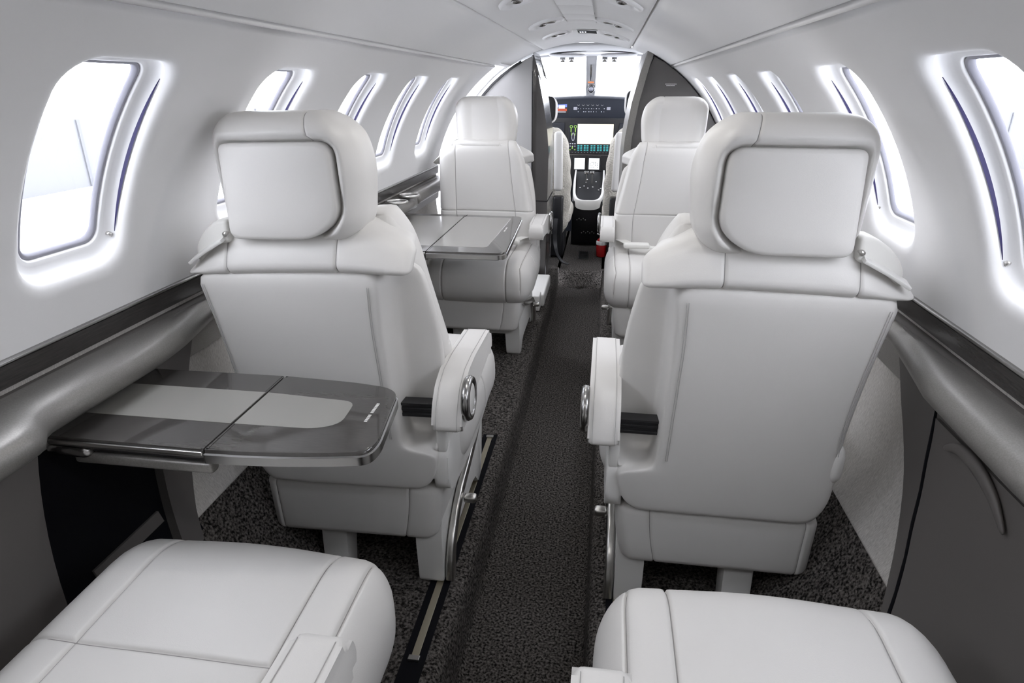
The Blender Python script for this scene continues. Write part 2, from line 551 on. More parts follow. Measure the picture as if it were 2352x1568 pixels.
def on_ceil(x, y, d=0.0):
    R = RC - 0.006 - d
    a = math.acos(x / R)
    return Vector((R * math.cos(a), y, ZC + R * math.sin(a)))

# overhead passenger service units (oval bezels with reading light and air outlet)
psu_y = [1.14, 1.76, 2.42, 2.93]
psu_names = {1.28: 'second row', 1.93: 'nearest', 2.52: 'middle', 3.12: 'farthest'}
for yy in psu_y:
    for s in (-1, 1):
        side = 'left' if s < 0 else 'right'
        which = {1.14: 'above the middle seats', 1.76: 'cut by the top edge', 2.42: 'beside the ceiling hatches', 2.93: 'beside the small black display'}[yy]
        root = empty('reading_light_unit', on_ceil(.018 + s * .117, yy), 'oval ivory light and air unit %s of the hatches, %s' % (side, which), 'overhead light', 'overhead light and air units')
        org = root.location.copy()
        def pt(u, v, d):    # u across (x), v along (y)
            xx = .018 + s * (.117 + u * .44 + v * .90); return on_ceil(xx, yy + u * .90 - v * .44, d)
        bm = bmesh.new()
        n = 36; rings = []
        for k, (sc, d) in enumerate(((1.0, -0.002), (0.96, 0.006), (0.88, 0.009), (0.80, 0.006), (0.76, -0.002))):
            rings.append([pt(0.132 * sc * math.cos(2 * PI * j / n), 0.046 * (sc - (1 - sc) * .7) * math.sin(2 * PI * j / n), d) for j in range(n)])
        loft(bm, rings, cap=False); localize(bm, org)
        finish('bezel', bm, M['reveal'], root)
        bm = bmesh.new()
        loft(bm, [[pt(0.104 * math.cos(2 * PI * j / n), 0.032 * math.sin(2 * PI * j / n), -0.001) for j in range(n)], [pt(0.001 * math.cos(2 * PI * j / n), 0.001 * math.sin(2 * PI * j / n), -0.001) for j in range(n)]])
        localize(bm, org); finish('dish', bm, M['plastic'], root)
        bm = bmesh.new()
        c = pt(-0.045, 0, 0.000); nrm = (Vector((0, 0, ZC)) - Vector((c.x, 0, c.z))).normalized()
        lathe(bm, [(0.017, 0.0), (0.019, 0.004), (0.016, 0.008), (0.013, 0.006)], c, nrm, 20); localize(bm, org)
        lamp = finish('lamp_ring', bm, M['chrome'], root)
        bm = bmesh.new(); lathe(bm, [(0.013, 0.004), (0.0, 0.004)], c, nrm, 16); localize(bm, org)
        finish('lamp_lens', bm, M['lens'], root)
        bm = bmesh.new(); c2 = pt(0.035, 0, 0.000)
        lathe(bm, [(0.015, 0.0), (0.015, 0.005), (0.009, 0.008), (0.006, 0.004)], c2, nrm, 16); localize(bm, org)
        finish('air_outlet', bm, M['nickel'], root)
# centre panel hatches
hy = [1.62, 1.95, 2.18, 2.36, 2.47]
for k in range(len(hy) - 1):
    a, b = hy[k], hy[k + 1]
    bm = bmesh.new()
    n = 10
    g = []
    rows = [(a + .004, -0.002), (a + .004, 0.005), (a + .007, 0.006), (b - .007, 0.006), (b - .004, 0.005), (b - .004, -0.002)]
    for (y, d) in rows:
        g.append([on_ceil(-0.024 + 0.097 * j / n, y, d) for j in range(n + 1)])
    loft(bm, g, closed=False)
    o = finish('ceiling_hatch', bm, M['liner'], ceil)
# small display slot
root = empty('cabin_display', on_ceil(.028, 2.88), 'small black rectangular display slot at the front of the ceiling', 'display')
org = root.location.copy()
bm = bmesh.new()
loft(bm, [[on_ceil(-.010 + .076 * j / 8, 2.88 + dy, 0.004) for j in range(9)] for dy in (-.075, .075)], closed=False); localize(bm, org)
finish('display_face', bm, M['recess'], root)
bm = bmesh.new()
sweep(bm, [on_ceil(x + .028, 2.88 + dy, 0.003) for x, dy in ((-.040, -.078), (0, -.078), (.040, -.078), (.040, .078), (0, .078), (-.040, .078))], circ(.0015, 6), closed=True); localize(bm, org)
finish('display_bezel', bm, M['reveal'], root)
bm = bmesh.new()
for xx in (-.002, .007, .018): box(bm, xx, xx + .006, 2.85, 2.88, on_ceil(xx, 3, .0065).z, on_ceil(xx, 3, .0050).z)
localize(bm, org); finish('display_text', bm, M['scr_text'], root)

# ------------------------------------------------------------------ sidewall below the windows
def side_trim(side, y1, name):
    root = empty(name, (side * .73, 1.0, .85), kind='structure')
    org = root.location.copy()
    N = 50
    def strip(sec_fn, y0, yb, nm, mat, n=N, closed=False):
        bm = bmesh.new()
        rings = []
        for k in range(n + 1):
            y = y0 + (yb - y0) * k / n
            rings.append([(side * x, y, z) for x, z in sec_fn(y)])
        loft(bm, rings, closed=closed, cap=closed)
        localize(bm, org)
        return finish(nm, bm, mat, root, angle=50)
    # dark gloss strip with a thin bright lip
    strip(lambda y: [(.7262, .8820), (.7205, .8812), (.7185, .8785), (.7190, .8755), (.7225, .874)], Y0, y1, 'bright_lip', M['nickel'])
    strip(lambda y: [(.7240, .8745), (.7195, .8735), (.7215, .846), (.7235, .8395), (.7290, .8380)], Y0, y1, 'gloss_strip', M['gloss'])
    strip(lambda y: [(.7280, .8390), (.7420, .8370), (.7420, .8290), (.7300, .8280)], Y0, y1, 'groove', M['recess'], n=2)
    return root, strip

def bulge_w(y, side):
    # how far the rounded arm ledge swells inboard along the cabin
    if side < 0:
        tab = [(-.5, 1.4), (0.66, 1.4), (0.70, 1.0), (0.95, 1.0), (1.05, .85), (1.20, .42), (1.5, .25), (1.8, .3), (1.95, 1), (2.60, 1), (2.66, .55), (3.3, .5)]
    else:
        tab = [(-.5, 1), (0.75, 1), (1.0, .9), (1.12, .62), (1.25, .35), (1.5, .25), (1.8, .3), (1.95, 1), (2.60, 1), (2.66, .55), (3.7, .5)]
    t = lerp(tab, y)
    return t

def ledge_sec(side):
    def f(y):
        t = bulge_w(y, side)
        xi = .727 - .078 * t           # innermost
        zt = .829 - .004 * t
        sw = lerp([(.80, 0), (.95, .004), (1.1, .010), (1.25, .012), (1.8, .012), (2.0, .004), (2.55, .004), (2.66, .012)], y)
        xs = .7270 - .002 * t - sw
        pts = [(xs + .001, .8275 - sw * .3), (xs, .8280 - sw * .3), (xi + min(.035 * t, (xs - xi) * .7), zt - sw * .2), (xi + .016, zt - .006), (xi + .005, zt - .015), (xi, zt - .030), (xi + .004, zt - .043), (xi + .016, zt - .053), (.715, .770), (.722, .755), (.727, .715)]
        return pts
    return f
for side, y1, nm in ((-1, Y1L, 'trim_1'), (1, Y1R, 'trim_2')):
    root, strip = side_trim(side, y1, nm)
    strip(ledge_sec(side), Y0, y1, 'arm_ledge', M['silver'], n=140)
    strip(lambda y: [(.7320, .8287), (ledge_sec(side)(y)[0][0] - .001, ledge_sec(side)(y)[0][1] + .0006)], Y0, y1, 'dark_shelf', M['taupe'], n=140)
    tag(root, 'dark gloss strip above a satin rounded arm ledge along the %s wall' % ('left' if side < 0 else 'right'))

# fabric lower wall + carpeted foot of the wall, children of the walls
for side, wl, y1 in ((-1, wall_l, Y1L), (1, wall_r, Y1R)):
    bm = bmesh.new()
    al = [math.degrees(math.asin((z - ZC) / RC)) for z in [.395 + (.84 - .395) * k / 10 for k in range(11)]]
    loft(bm, [[sh(Y0 + (y1 - Y0) * k / 30, a, side) for a in al] for k in range(31)], closed=False)
    o = finish('lower_panel', bm, M['fabric'], wl); o['label'] = 'light grey woven fabric lower wall panel'

# ------------------------------------------------------------------ floor
def floor():
    bm = bmesh.new()
    def sec(y):
        # left to right profile
        pr = []
        zz = [.42, .36, .30, .25, .21, .18]
        pr += [(math.sqrt(RC ** 2 - (z - ZC) ** 2) - .004, z) for z in zz]
        pr += [(.46, DECK + .006), (.44, DECK), (.30, DECK), (.175, DECK), (.160, DECK - .003), (.150, DECK - .012), (.1455, DECK - .03), (.142, .05), (.1395, .012), (.130, 0.0), (.06, 0)]
        return [(-x, y, z) for x, z in pr] + [(0, y, 0)] + [(x, y, z) for x, z in pr[::-1]]
    ys = [Y0 + (4.08 - Y0) * k / 60 for k in range(61)]
    R = loft(bm, [sec(y) for y in ys], closed=False)
    # step up to the cockpit
    zc = .10
    st = []
    for (y, z) in ((4.08, 0.0), (4.13, .012), (4.145, .05), (4.15, .085), (4.165, .098), (4.19, .10), (5.6, .10)):
        st.append([(x, y, max(z, 0)) for x in (-.16, -.08, 0, .08, .16)])
    loft(bm, st, closed=False)
    for s in (-1, 1):
        loft(bm, [[(s * .14, 4.0, .15), (s * .62, 4.0, .15)], [(s * .14, 4.08, .14), (s * .62, 4.08, .14)], [(s * .14, 4.12, .10), (s * .62, 4.12, .10)], [(s * .14, 5.6, .10), (s * .62, 5.6, .10)]], closed=False)
    o = finish('floor', bm, M['carpet'], recalc=True)
    return tag(o, 'charcoal carpeted floor with a sunken centre aisle', kind='structure')
fl = floor()

# aft bulkhead behind the camera
bm = bmesh.new()
n = 48
ring = [bm.verts.new((RC * 1.01 * math.cos(2 * PI * k / n), Y0, ZC + RC * 1.01 * math.sin(2 * PI * k / n))) for k in range(n)]
bm.faces.new(ring)
o = finish('wall_back', bm, M['liner'], smooth=False); tag(o, 'ivory rear bulkhead', kind='structure')

# seat tracks
for s in (-1, 1):
    root = empty('seat_track', (s * .208, 1.35, DECK), 'metal seat track in a black slot in the carpet under the %s' % ('left middle seat' if s < 0 else 'right middle seat'), 'seat track', 'seat tracks in the carpet')
    bm = bmesh.new(); box(bm, -.024, .024, -.50, .50, -.004, .0015); finish('slot', bm, M['recess'], root, smooth=False)
    bm = bmesh.new(); box(bm, -.008, .008, -.42, .48, .0012, .003, .0005); finish('rail', bm, M['brass'], root, smooth=False)
    for ya in (-.428, .474):
        bm = bmesh.new(); box(bm, -.012, .012, ya, ya + .012, .0015, .008, .001)
        finish('end_stop', bm, M['chrome'], root, smooth=False)

# ------------------------------------------------------------------ seats
SX = 0.40   # lateral centre of a seat
def build_seat(mirror):
    """facing +y, aisle on -x (mirror: aisle on +x). Built in cabin coordinates |x|, y from the rear plane, z absolute."""
    root = bpy.data.objects.new('club_chair', None); link(root)
    root.empty_display_size = .1
    def fin(name, bm, mat, parent=root, **kw):
        localize(bm, (SX, 0, DECK))
        return finish(name, bm, mat, parent, mirror=mirror, **kw)
    def yr(z): return .03 - (z - .28) * .078
    # --- rear shell
    bm = bmesh.new()
    rows = []
    def row(z, ro, ri, notch, inset=0.0):
        y = yr(z) + inset
        fr = .140
        xi = ri
        if notch:
            d = notch
            xb = lerp([(.56, .182), (.70, .178), (.76, .181), (.84, .192), (.92, .215)], z)
            lip = lerp([(.530, 1), (.545, .95), (.565, .75), (.585, .35), (.61, 0)], z)
            P2 = (xi - .001, y + .070 * d + .005); P2b = (xi - .010, y + .080 * d + .006)
            P3b = (xb + .012 + .006 * lip, y + (.090 - .015 * lip) * d + .009); P3 = (xb + .004 + .004 * lip, y + .098 * (1 - lip) + .004)
        else:
            P2 = (xi - .001, y + .012); P2b = (xi - .0015, y + .016); P3b = (xi - .002, y + .022); P3 = (xi - .003, y + .03)
        ring = [(ro - .10, y), (ro - .012, y), (ro, y + .004), (ro + .016 * (1 if notch else .4), y + .035), (ro + .020 * (1 if notch else .3), y + fr)]
        ring += [(.5, y + fr + .01), (.33, y + fr + .01)]
        ring += [((xb + .006 if notch else xi - .002), y + fr), ((xb if notch else xi - .003), y + (lerp([(.53, .03), (.565, .05), (.61, .112)], z) if notch else .105))]
        ring += [P3, P3b, P2b, P2, (xi + .0005, y + .004), (xi + .005, y + .0003), (xi + .10, y)]
        return [(x, yy, z) for x, yy in ring]
    rows.append(row(.428, .560, .250, 0, .03))
    rows.append(row(.425, .568, .240, 0, .008))
    rows.append(row(.430, .578, .228, 0, .001))
    rows.append(row(.445, .592, .206, 0))
    rows.append(row(.475, .603, .192, 0))
    rows.append(row(.505, .606, .187, 0))
    rows.append(row(.522, .606, .1865, 0))
    rows.append(row(.530, .605, .222, .10))
    rows.append(row(.535, .604, .244, .55))
    rows.append(row(.545, .602, .256, .9))
    rows.append(row(.575, .600, .261, 1))
    rows.append(row(.64, .600, .264, 1))
    rows.append(row(.735, .608, .267, 1))
    rows.append(row(.82, .618, .268, 1))
    rows.append(row(.88, .628, .266, 1))
    rows.append(row(.945, .640, .262, 1))
    loft(bm, rows)
    fin('back_shell', bm, M['leather'], sub=2)
    # stitched line along the shell edges
    for pts in ([(.279, .56), (.281, .64), (.284, .735), (.286, .82), (.284, .90)], [(.592, .60), (.592, .66), (.597, .735), (.607, .82), (.617, .90)]):
        for d in (0, .004):
            bm = bmesh.new()
            path = [(x + d, yr(z) - .0002, z) for x, z in smooth_path2(pts, 8)]
            sweep(bm, path, circ(.00055, 5))
            fin('stitching', bm, M['stitch'])
    path_unused = [(x, yr(z) - .0004, z) for x, z in smooth_path2([(.200, .60), (.200, .565), (.206, .545), (.222, .528), (.240, .522), (.256, .528), (.268, .545), (.274, .575)], 6)]
    # --- front cushion of the backrest
    def bw(x, y, z):
        t = (z - .5) / .5
        if y > .12:
            c = (x - SX) / .22
            y += .018 * min(1, max(0, (abs(c) - .55) * 3)) - .012 * max(0, t - .2)
        y += (.03 - (z - .28) * .078) * 0.6
        if x < .40:
            xf = lerp([(.5, .186), (.70, .180), (.79, .200), (.89, .222), (.95, .230), (1.03, .250)], z)
            x = .40 - (.40 - x) * (.40 - xf) / (.40 - .193)
        if z > .90:
            xl = abs(x - .405)
            k = max(0, (xl - .13) / .09)
            z -= (.055 if x > .4 else .085) * min(1, k) * (z - .90) / .13
        # taper at the shoulder
        return (x, y, z)
    bm = bmesh.new()
    bwid = .43; bx = .408; bz0, bz1 = .50, 1.028
    cz = (bz0 + bz1) / 2
    rbox(bm, (bx, .154, cz), (bwid, .10, bz1 - bz0), (.05, .045, .05), bw,
         grooves=[(0, .272 - bx, None), (0, .543 - bx, None), (2, .722 - cz, lambda p: p[1] > 0)], nf=(10, 3, 16))
    fin('backrest', bm, [M['leather'], M['seam']])
    # --- shoulder collar
    ztop = [(.20, .966), (.23, .984), (.28, 1.008), (.34, 1.022), (.54, 1.030), (.575, 1.012), (.62, .966), (.662, .928)]
    def cw(x, y, z):
        zb = .918 + .004 * math.sin((x - .2) * 11)
        f = (z - .915) / .115
        zt = lerp(ztop, x)
        zz = zb + f * max(zt - zb, .016)
        yy = y
        # pillow rear: leans forward with height, and pinches to the outboard tip
        yy += .050 * max(0, f) ** 1.4
        k = max(0, (x - .56) / .10)
        if k > 0: yy = yy + (.035 - y) * .35 * min(1, k) ** 2 * (1 if y < .035 else .7)
        k2 = max(0, (.245 - x) / .05)
        if y < .03: yy += .010 * k2
        if x < .34: x += .034 * max(0, min(1, (y + .02) / .12)) * min(1, (.34 - x) / .10)
        return (x, yy, zz)
    bm = bmesh.new()
    rbox(bm, (.432, .052, .9725), (.466, .166, .115), (.022, .04, .030), cw,
         grooves=[(0, .341 - .432, None), (0, .560 - .432, None)], nf=(14, 4, 4), nc=6)
    fin('shoulder_collar', bm, [M['leather'], M['seam']])
    # --- headrest: padded wrap with a recessed rear panel
    pout = rpoly([(.322, 1.163), (.531, 1.162), (.538, .990), (.372, .990), (.318, 1.030)], [.030, .014, .022, .035, .030], 6)
    def inside(x, z):
        # signed distance to the panel outline (positive inside)
        best = 9; c = False; n = len(pout)
        for k in range(n):
            (x0, z0), (x1, z1) = pout[k], pout[(k + 1) % n]
            dx, dz = x1 - x0, z1 - z0
            t = max(0, min(1, ((x - x0) * dx + (z - z0) * dz) / (dx * dx + dz * dz + 1e-12)))
            best = min(best, math.hypot(x - x0 - t * dx, z - z0 - t * dz))
            if (z0 > z) != (z1 > z) and x < (x1 - x0) * (z - z0) / (z1 - z0) + x0: c = not c
        return best if c else -best
    def hw(x, y, z):
        # plan: inboard wing rounder; narrower at the bottom
        t = (z - .985) / .225
        cx = .418
        hwid = .144
        u = (x - cx) / hwid
        if u > 0: x = cx + u * (hwid - .010 * (1 - t) ** 2 - .016 * max(0, t - .75) * 2)
        else: x = cx + u * (hwid - .018 * (1 - t) ** 2 - .042 * max(0, (t - .45) / .55) ** 2.2)
        yc = y
        if y < .03:
            d = inside(x, z)
            k = max(0, min(1, (d + .012) / .016))
            yy = y + (.030 - 0) * (k * k * (3 - 2 * k))
            # rear roll bulges outward between the panel and the silhouette
            yc = yy + .018 * max(0, abs(u) - .75) * 2
        else:
            yc = y + .035 * max(0, abs(u) - .45) + .012 * 0
        yc += .004 + .02 * (t - .5) * -1 * 0
        return (x, yc + .002, z + (0 if u > -.6 else 0))
    bm = bmesh.new()
    rbox(bm, (.418, .026, 1.098), (.288, .134, .228), (.055, .050, .048), hw,
         grooves=[(0, .352 - .418, lambda p: p[2] > .05 and p[1] < .03)], nf=(40, 5, 36), nc=8, gd=.002)
    fin('headrest', bm, [M['leather'], M['seam']])
    bm = bmesh.new()
    cxp = .43; czp = 1.08
    def pl(sc, y):
        return [(cxp + (x - cxp) * sc, y, czp + (z - czp) * sc) for x, z in pout]
    loft(bm, [pl(.99, .02), pl(.99, -.022), pl(.985, -.0275), pl(.965, -.0305), pl(.90, -.0325), pl(.6, -.0345), pl(.3, -.0350), pl(.02, -.0350)])
    o = fin('headrest_panel', bm, M['leather'])
    # --- seat cushion
    def cus(x, y, z):
        yy = y
        u = (x - .385) / .235
        if z > .50: z += .012 * math.cos(min(1, abs(u)) * PI / 2) * 1.0 - .010 * math.exp(-((y - .30) / .14) ** 2) * math.cos(min(1, abs(u)) * PI / 2)
        if y > .45: yy += .014 * math.cos(min(1, abs(u)) * PI / 2) * (y - .45) / .17
        # crowned bolsters
        z += .004 * math.exp(-((abs(u) - .72) / .15) ** 2) if z > .5 else 0
        return (x, yy, z)
    bm = bmesh.new()
    cc = (.384, .365, .4875)
    rbox(bm, cc, (.468, .51, .185), (.062, .095, .080), cus,
         grooves=[(0, .250 - cc[0], None), (0, .518 - cc[0], None), (1, .378 - cc[1], None), (0, -.197, lambda p: p[2] > -.02)], nf=(12, 12, 3), nc=7, gd=.0055, gw=.0024)
    fin('seat_cushion', bm, [M['leather'], M['seam']])
    bm = bmesh.new()
    rr = [(.1935, .5725), (.1800, .5560)]
    path = smooth_path([(.173, .20, .548), (.171, .40, .549), (.174, .50, .546), (.180, .575, .520), (.186, .610, .47)], 8)
    sweep(bm, path, circ(.0022, 6)); fin('piping', bm, M['leather'])
    # --- pan and lower rear box
    def panw(x, y, z):
        t = (z - .28) / .15
        if y < .1: y += .012 * (1 - t) * 0
        if x > .5: x -= .004 * (1 - t)
        if x < .3: x += .02 * (1 - max(0, min(1, t))) ** 2
        return (x, y + (.022 if y < .2 else 0), z)
    bm = bmesh.new()
    pc = (.398, .300, .352)
    rbox(bm, pc, (.418, .580, .152), (.030, .030, .022), panw,
         grooves=[(0, .262 - pc[0], None), (0, .578 - pc[0], None)], nf=(8, 8, 4), nc=5, gd=.003)
    fin('seat_pan', bm, [M['leather'], M['seam']])
    # --- aisle side fairing (with rear and front feet)
    prof = [(.045, .150), (.105, .150), (.125, .185), (.17, .200), (.40, .200), (.45, .185), (.465, .150), (.520, .150), (.535, .215), (.555, .300), (.570, .375), (.50, .42), (.12, .42), (.07, .36), (.05, .27)]
    bm = bmesh.new()
    prism(bm, rpoly(prof, .012, 3), lambda u, v, h: (h, u, v), .200, .262, .006)
    fin('side_fairing', bm, M['plastic'], angle=40)
    # upper aisle-side cover with the recline handle recess
    bm = bmesh.new()
    prof = [(.02, .44), (.06, .41), (.30, .39), (.55, .42), (.585, .47), (.57, .515), (.35, .53), (.10, .545), (.03, .53)]
    prism(bm, rpoly(prof, .02, 4), lambda u, v, h: (h, u, v), .166, .20, .010, 3)
    fin('side_cover', bm, M['plastic'], angle=40)
    bm = bmesh.new()
    box(bm, .1635, .17, .36, .53, .455, .480, .003)
    fin('side_handle', bm, M['nickel'])
    # curved satin trim
    bm = bmesh.new()
    path = smooth_path([(.188, .066, .152), (.188, .078, .200), (.188, .110, .250), (.188, .19, .300), (.188, .31, .330), (.188, .45, .370), (.188, .545, .41)], 8)
    prf = rpoly([(-.018, -.010), (.018, -.010), (.018, .010), (-.018, .010)], .007, 4)
    sweep(bm, path, prf, up=(1, 0, 0), scale=lambda t: 1.0 - .35 * t)
    fin('side_trim', bm, M['chrome'], angle=50)
    # outboard leg, pedestal bar, cross bar
    bm = bmesh.new()
    prism(bm, [(.05, .150), (.10, .150), (.13, .28), (.06, .28)], lambda u, v, h: (h, u, v), .435, .500, .006)
    fin('outboard_leg', bm, M['plastic'], angle=40)
    bm = bmesh.new()
    prism(bm, [(.46, .150), (.50, .150), (.54, .29), (.46, .29)], lambda u, v, h: (h, u, v), .435, .500, .006)
    box(bm, .22, .50, .49, .525, .245, .295, .008)
    fin('cross_bar', bm, M['plastic'], angle=40)
    # --- lever on the aisle side
    bm = bmesh.new()
    rbox(bm, (.164, .205, .282), (.034, .026, .020), .008, nf=2, nc=3)
    fin('release_lever', bm, M['chrome'])
    # --- armrest
    prof = [(-.015, .592), (.055, .590), (.085, .605), (.15, .618), (.315, .635), (.333, .625), (.353, .628), (.360, .655), (.345, .690), (.16, .698), (.085, .694), (.035, .676), (.005, .645)]
    bm = bmesh.new()
    prism(bm, rpoly(prof, .018, 4), lambda u, v, h: (h, u, v), .123, .186, .013, 5)
    fin('armrest', bm, M['leather'], angle=45)
    for xx in (.1325, .1765):
        bm = bmesh.new()
        sweep(bm, [(xx, .030 + (u - .03) * 1.004 if 0 else u, v) for u, v in [(-.0155, .600), (-.009, .618), (.003, .6445), (.0175, .661), (.034, .6765), (.058, .686), (.085, .6945), (.16, .6985), (.332, .6912)]], circ(.0006, 5))
        fin('arm_stitching', bm, M['stitch'])
    bm = bmesh.new()
    lathe(bm, [(.043, 0), (.0465, -.004), (.0475, -.010), (.044, -.016), (.037, -.0175), (.033, -.014), (.033, -.010)], (.124, .040, .650), (1, 0, 0), 32)
    fin('pivot_ring', bm, M['nickel'])
    bm = bmesh.new()
    lathe(bm, [(.0335, -.011), (.030, -.0145), (.015, -.0155), (0, -.0155)], (.124, .040, .650), (1, 0, 0), 32)
    fin('pivot_cap', bm, M['plastic'])
    bm = bmesh.new()
    prism(bm, [(.055, .600), (.055, .606), (.058, .608), (.058, .612), (.055, .614), (.055, .619), (.058, .621), (.058, .624), (.055, .626), (.055, .631), (.085, .631), (.085, .600)], lambda u, v, h: (h, u - .016, v), .184, .266)
    fin('arm_rail', bm, M['black'], smooth=False)
    bm = bmesh.new(); box(bm, .168, .190, .03, .06, .52, .60, .006, 3); fin('arm_post', bm, M['plastic'])
    # outboard recline pad low on the shell
    bm = bmesh.new()
    rbox(bm, (.601, .030, .575), (.030, .05, .085), (.014, .02, .03), lambda x, y, z: (x + .006 * (z - .53) * 8 * 0, y, z), nf=2)
    fin('outboard_pad', bm, M['leather'])
    # harness at the outboard shoulder
    bm = bmesh.new()
    def hs(x, y, z):
        top = lerp([(.548, 1.026), (.575, 1.022), (.600, 1.006), (.620, .988), (.634, .966)], x)
        bot = top - .045
        return (x, y + .25 * (x - .55), bot + (z - .90) / .06 * (top - bot))
    rbox(bm, (.592, .012, .93), (.088, .060, .06), (.012, .010, .010), hs, nf=(6, 3, 2))
    fin('harness_strap', bm, M['belt'])
    bm = bmesh.new()
    pth = [(.556, -.016, .991), (.60, -.010, .968), (.640, -.002, .944)]
    sweep(bm, pth, rpoly([(-.003, -.016), (.003, -.016), (.003, .012), (-.003, .012)], .002, 2), up=(0, 1, .3))
    fin('harness_guide', bm, M['plastic'], angle=40)
    bm = bmesh.new()
    cyl(bm, (.553, -.020, .998), (.553, .012, 1.003), .005, 12)
    fin('harness_hook', bm, M['chrome'])
    return root

def smooth_path2(pts, n):
    return [(v.x, v.z) for v in smooth_path([(x, 0, z) for x, z in pts], n)]

def copy_tree(o, parent=None):
    c = o.copy(); COL.objects.link(c)
    c.parent = parent
    for ch in list(o.children): copy_tree(ch, c)
    return c

seatA = build_seat(False)
seatB = build_seat(True)
G = 'cabin club seats'
def place(proto, x, y, rz, label, first):
    r = proto if first else copy_tree(proto)
    r.location = (x, y, DECK); r.rotation_euler = (0, 0, rz)
    tag(r, label, 'seat', G)
    return r
YM, YA, YF = 1.10, 0.150, 3.075
def recline(seat, deg):
    a = math.radians(deg); pv = Vector((0, .16, .50 - DECK))
    Mx = Matrix.Translation(pv) @ Matrix.Rotation(a, 4, 'X') @ Matrix.Translation(-pv)
    for c in seat.children:
        if c.name.split('.')[0] in ('back_shell', 'stitching', 'backrest', 'shoulder_collar', 'headrest', 'headrest_panel', 'harness_strap', 'harness_guide', 'harness_hook', 'outboard_pad'):
            c.matrix_local = Mx @ c.matrix_local
s1 = place(seatA, SX, YM, 0, 'ivory leather seat seen from behind, on the right of the aisle in the middle row', True)
s2 = place(seatB, -SX + .003, YM, 0, 'ivory leather seat seen from behind, on the left behind the near folding table', True)
s3 = place(seatB, SX, YF, PI, 'ivory leather seat facing the camera on the right, before the dark cabinet', False)
s4 = place(seatA, -SX, YF, PI, 'ivory leather seat facing the camera on the left, beyond the far folding table', False)
s5 = place(seatA, SX, YA, 0, 'ivory leather seat cushion and armrest at the bottom right corner', False)
s6 = place(seatB, -SX, YA, 0, 'ivory leather seat cushion and armrest at the bottom left corner, under the near table', False)

s2.rotation_euler = (0, math.radians(-1.15), 0)
recline(s5, 15); recline(s6, 15)
# seat belts lying on the two facing seats
def belt(seat, sgn, nm):
    root = empty('seat_belt', (0, 0, 0))
    root.parent = seat
    def loc(p): return (p[0], p[1], p[2] - DECK)
    bm = bmesh.new()
    for pts in ([(-.20, .16, .60), (-.16, .24, .612), (-.10, .30, .602), (-.07, .36, .618), (-.10, .40, .640), (-.13, .37, .622), (-.09, .33, .606), (-.03, .36, .612)],
                [(.20, .15, .60), (.17, .26, .615), (.13, .33, .612), (.08, .36, .618), (.03, .37, .612)]):
        pth = smooth_path([loc((sgn * p[0], p[1], p[2])) for p in pts], 6)
        sweep(bm, pth, [(-.021, -.0012), (.021, -.0012), (.021, .0012), (-.021, .0012)])
    finish('webbing', bm, M['belt'], root, angle=40)
    bm = bmesh.new()
    rbox(bm, loc((0, .365, .620)), (.055, .045, .018), .006, nf=2, nc=3)
    finish('buckle', bm, M['chrome'], root)
    bm = bmesh.new()
    rbox(bm, loc((sgn * .12, .36, .620)), (.11, .05, .022), .010, nf=2, nc=3)
    finish('belt_pad', bm, M['belt'], root)
for st, sg in ((s3, 1), (s4, -1)):
    b = belt(st, sg, '')
# seat_belt empties carry parts: thing > part > sub-part

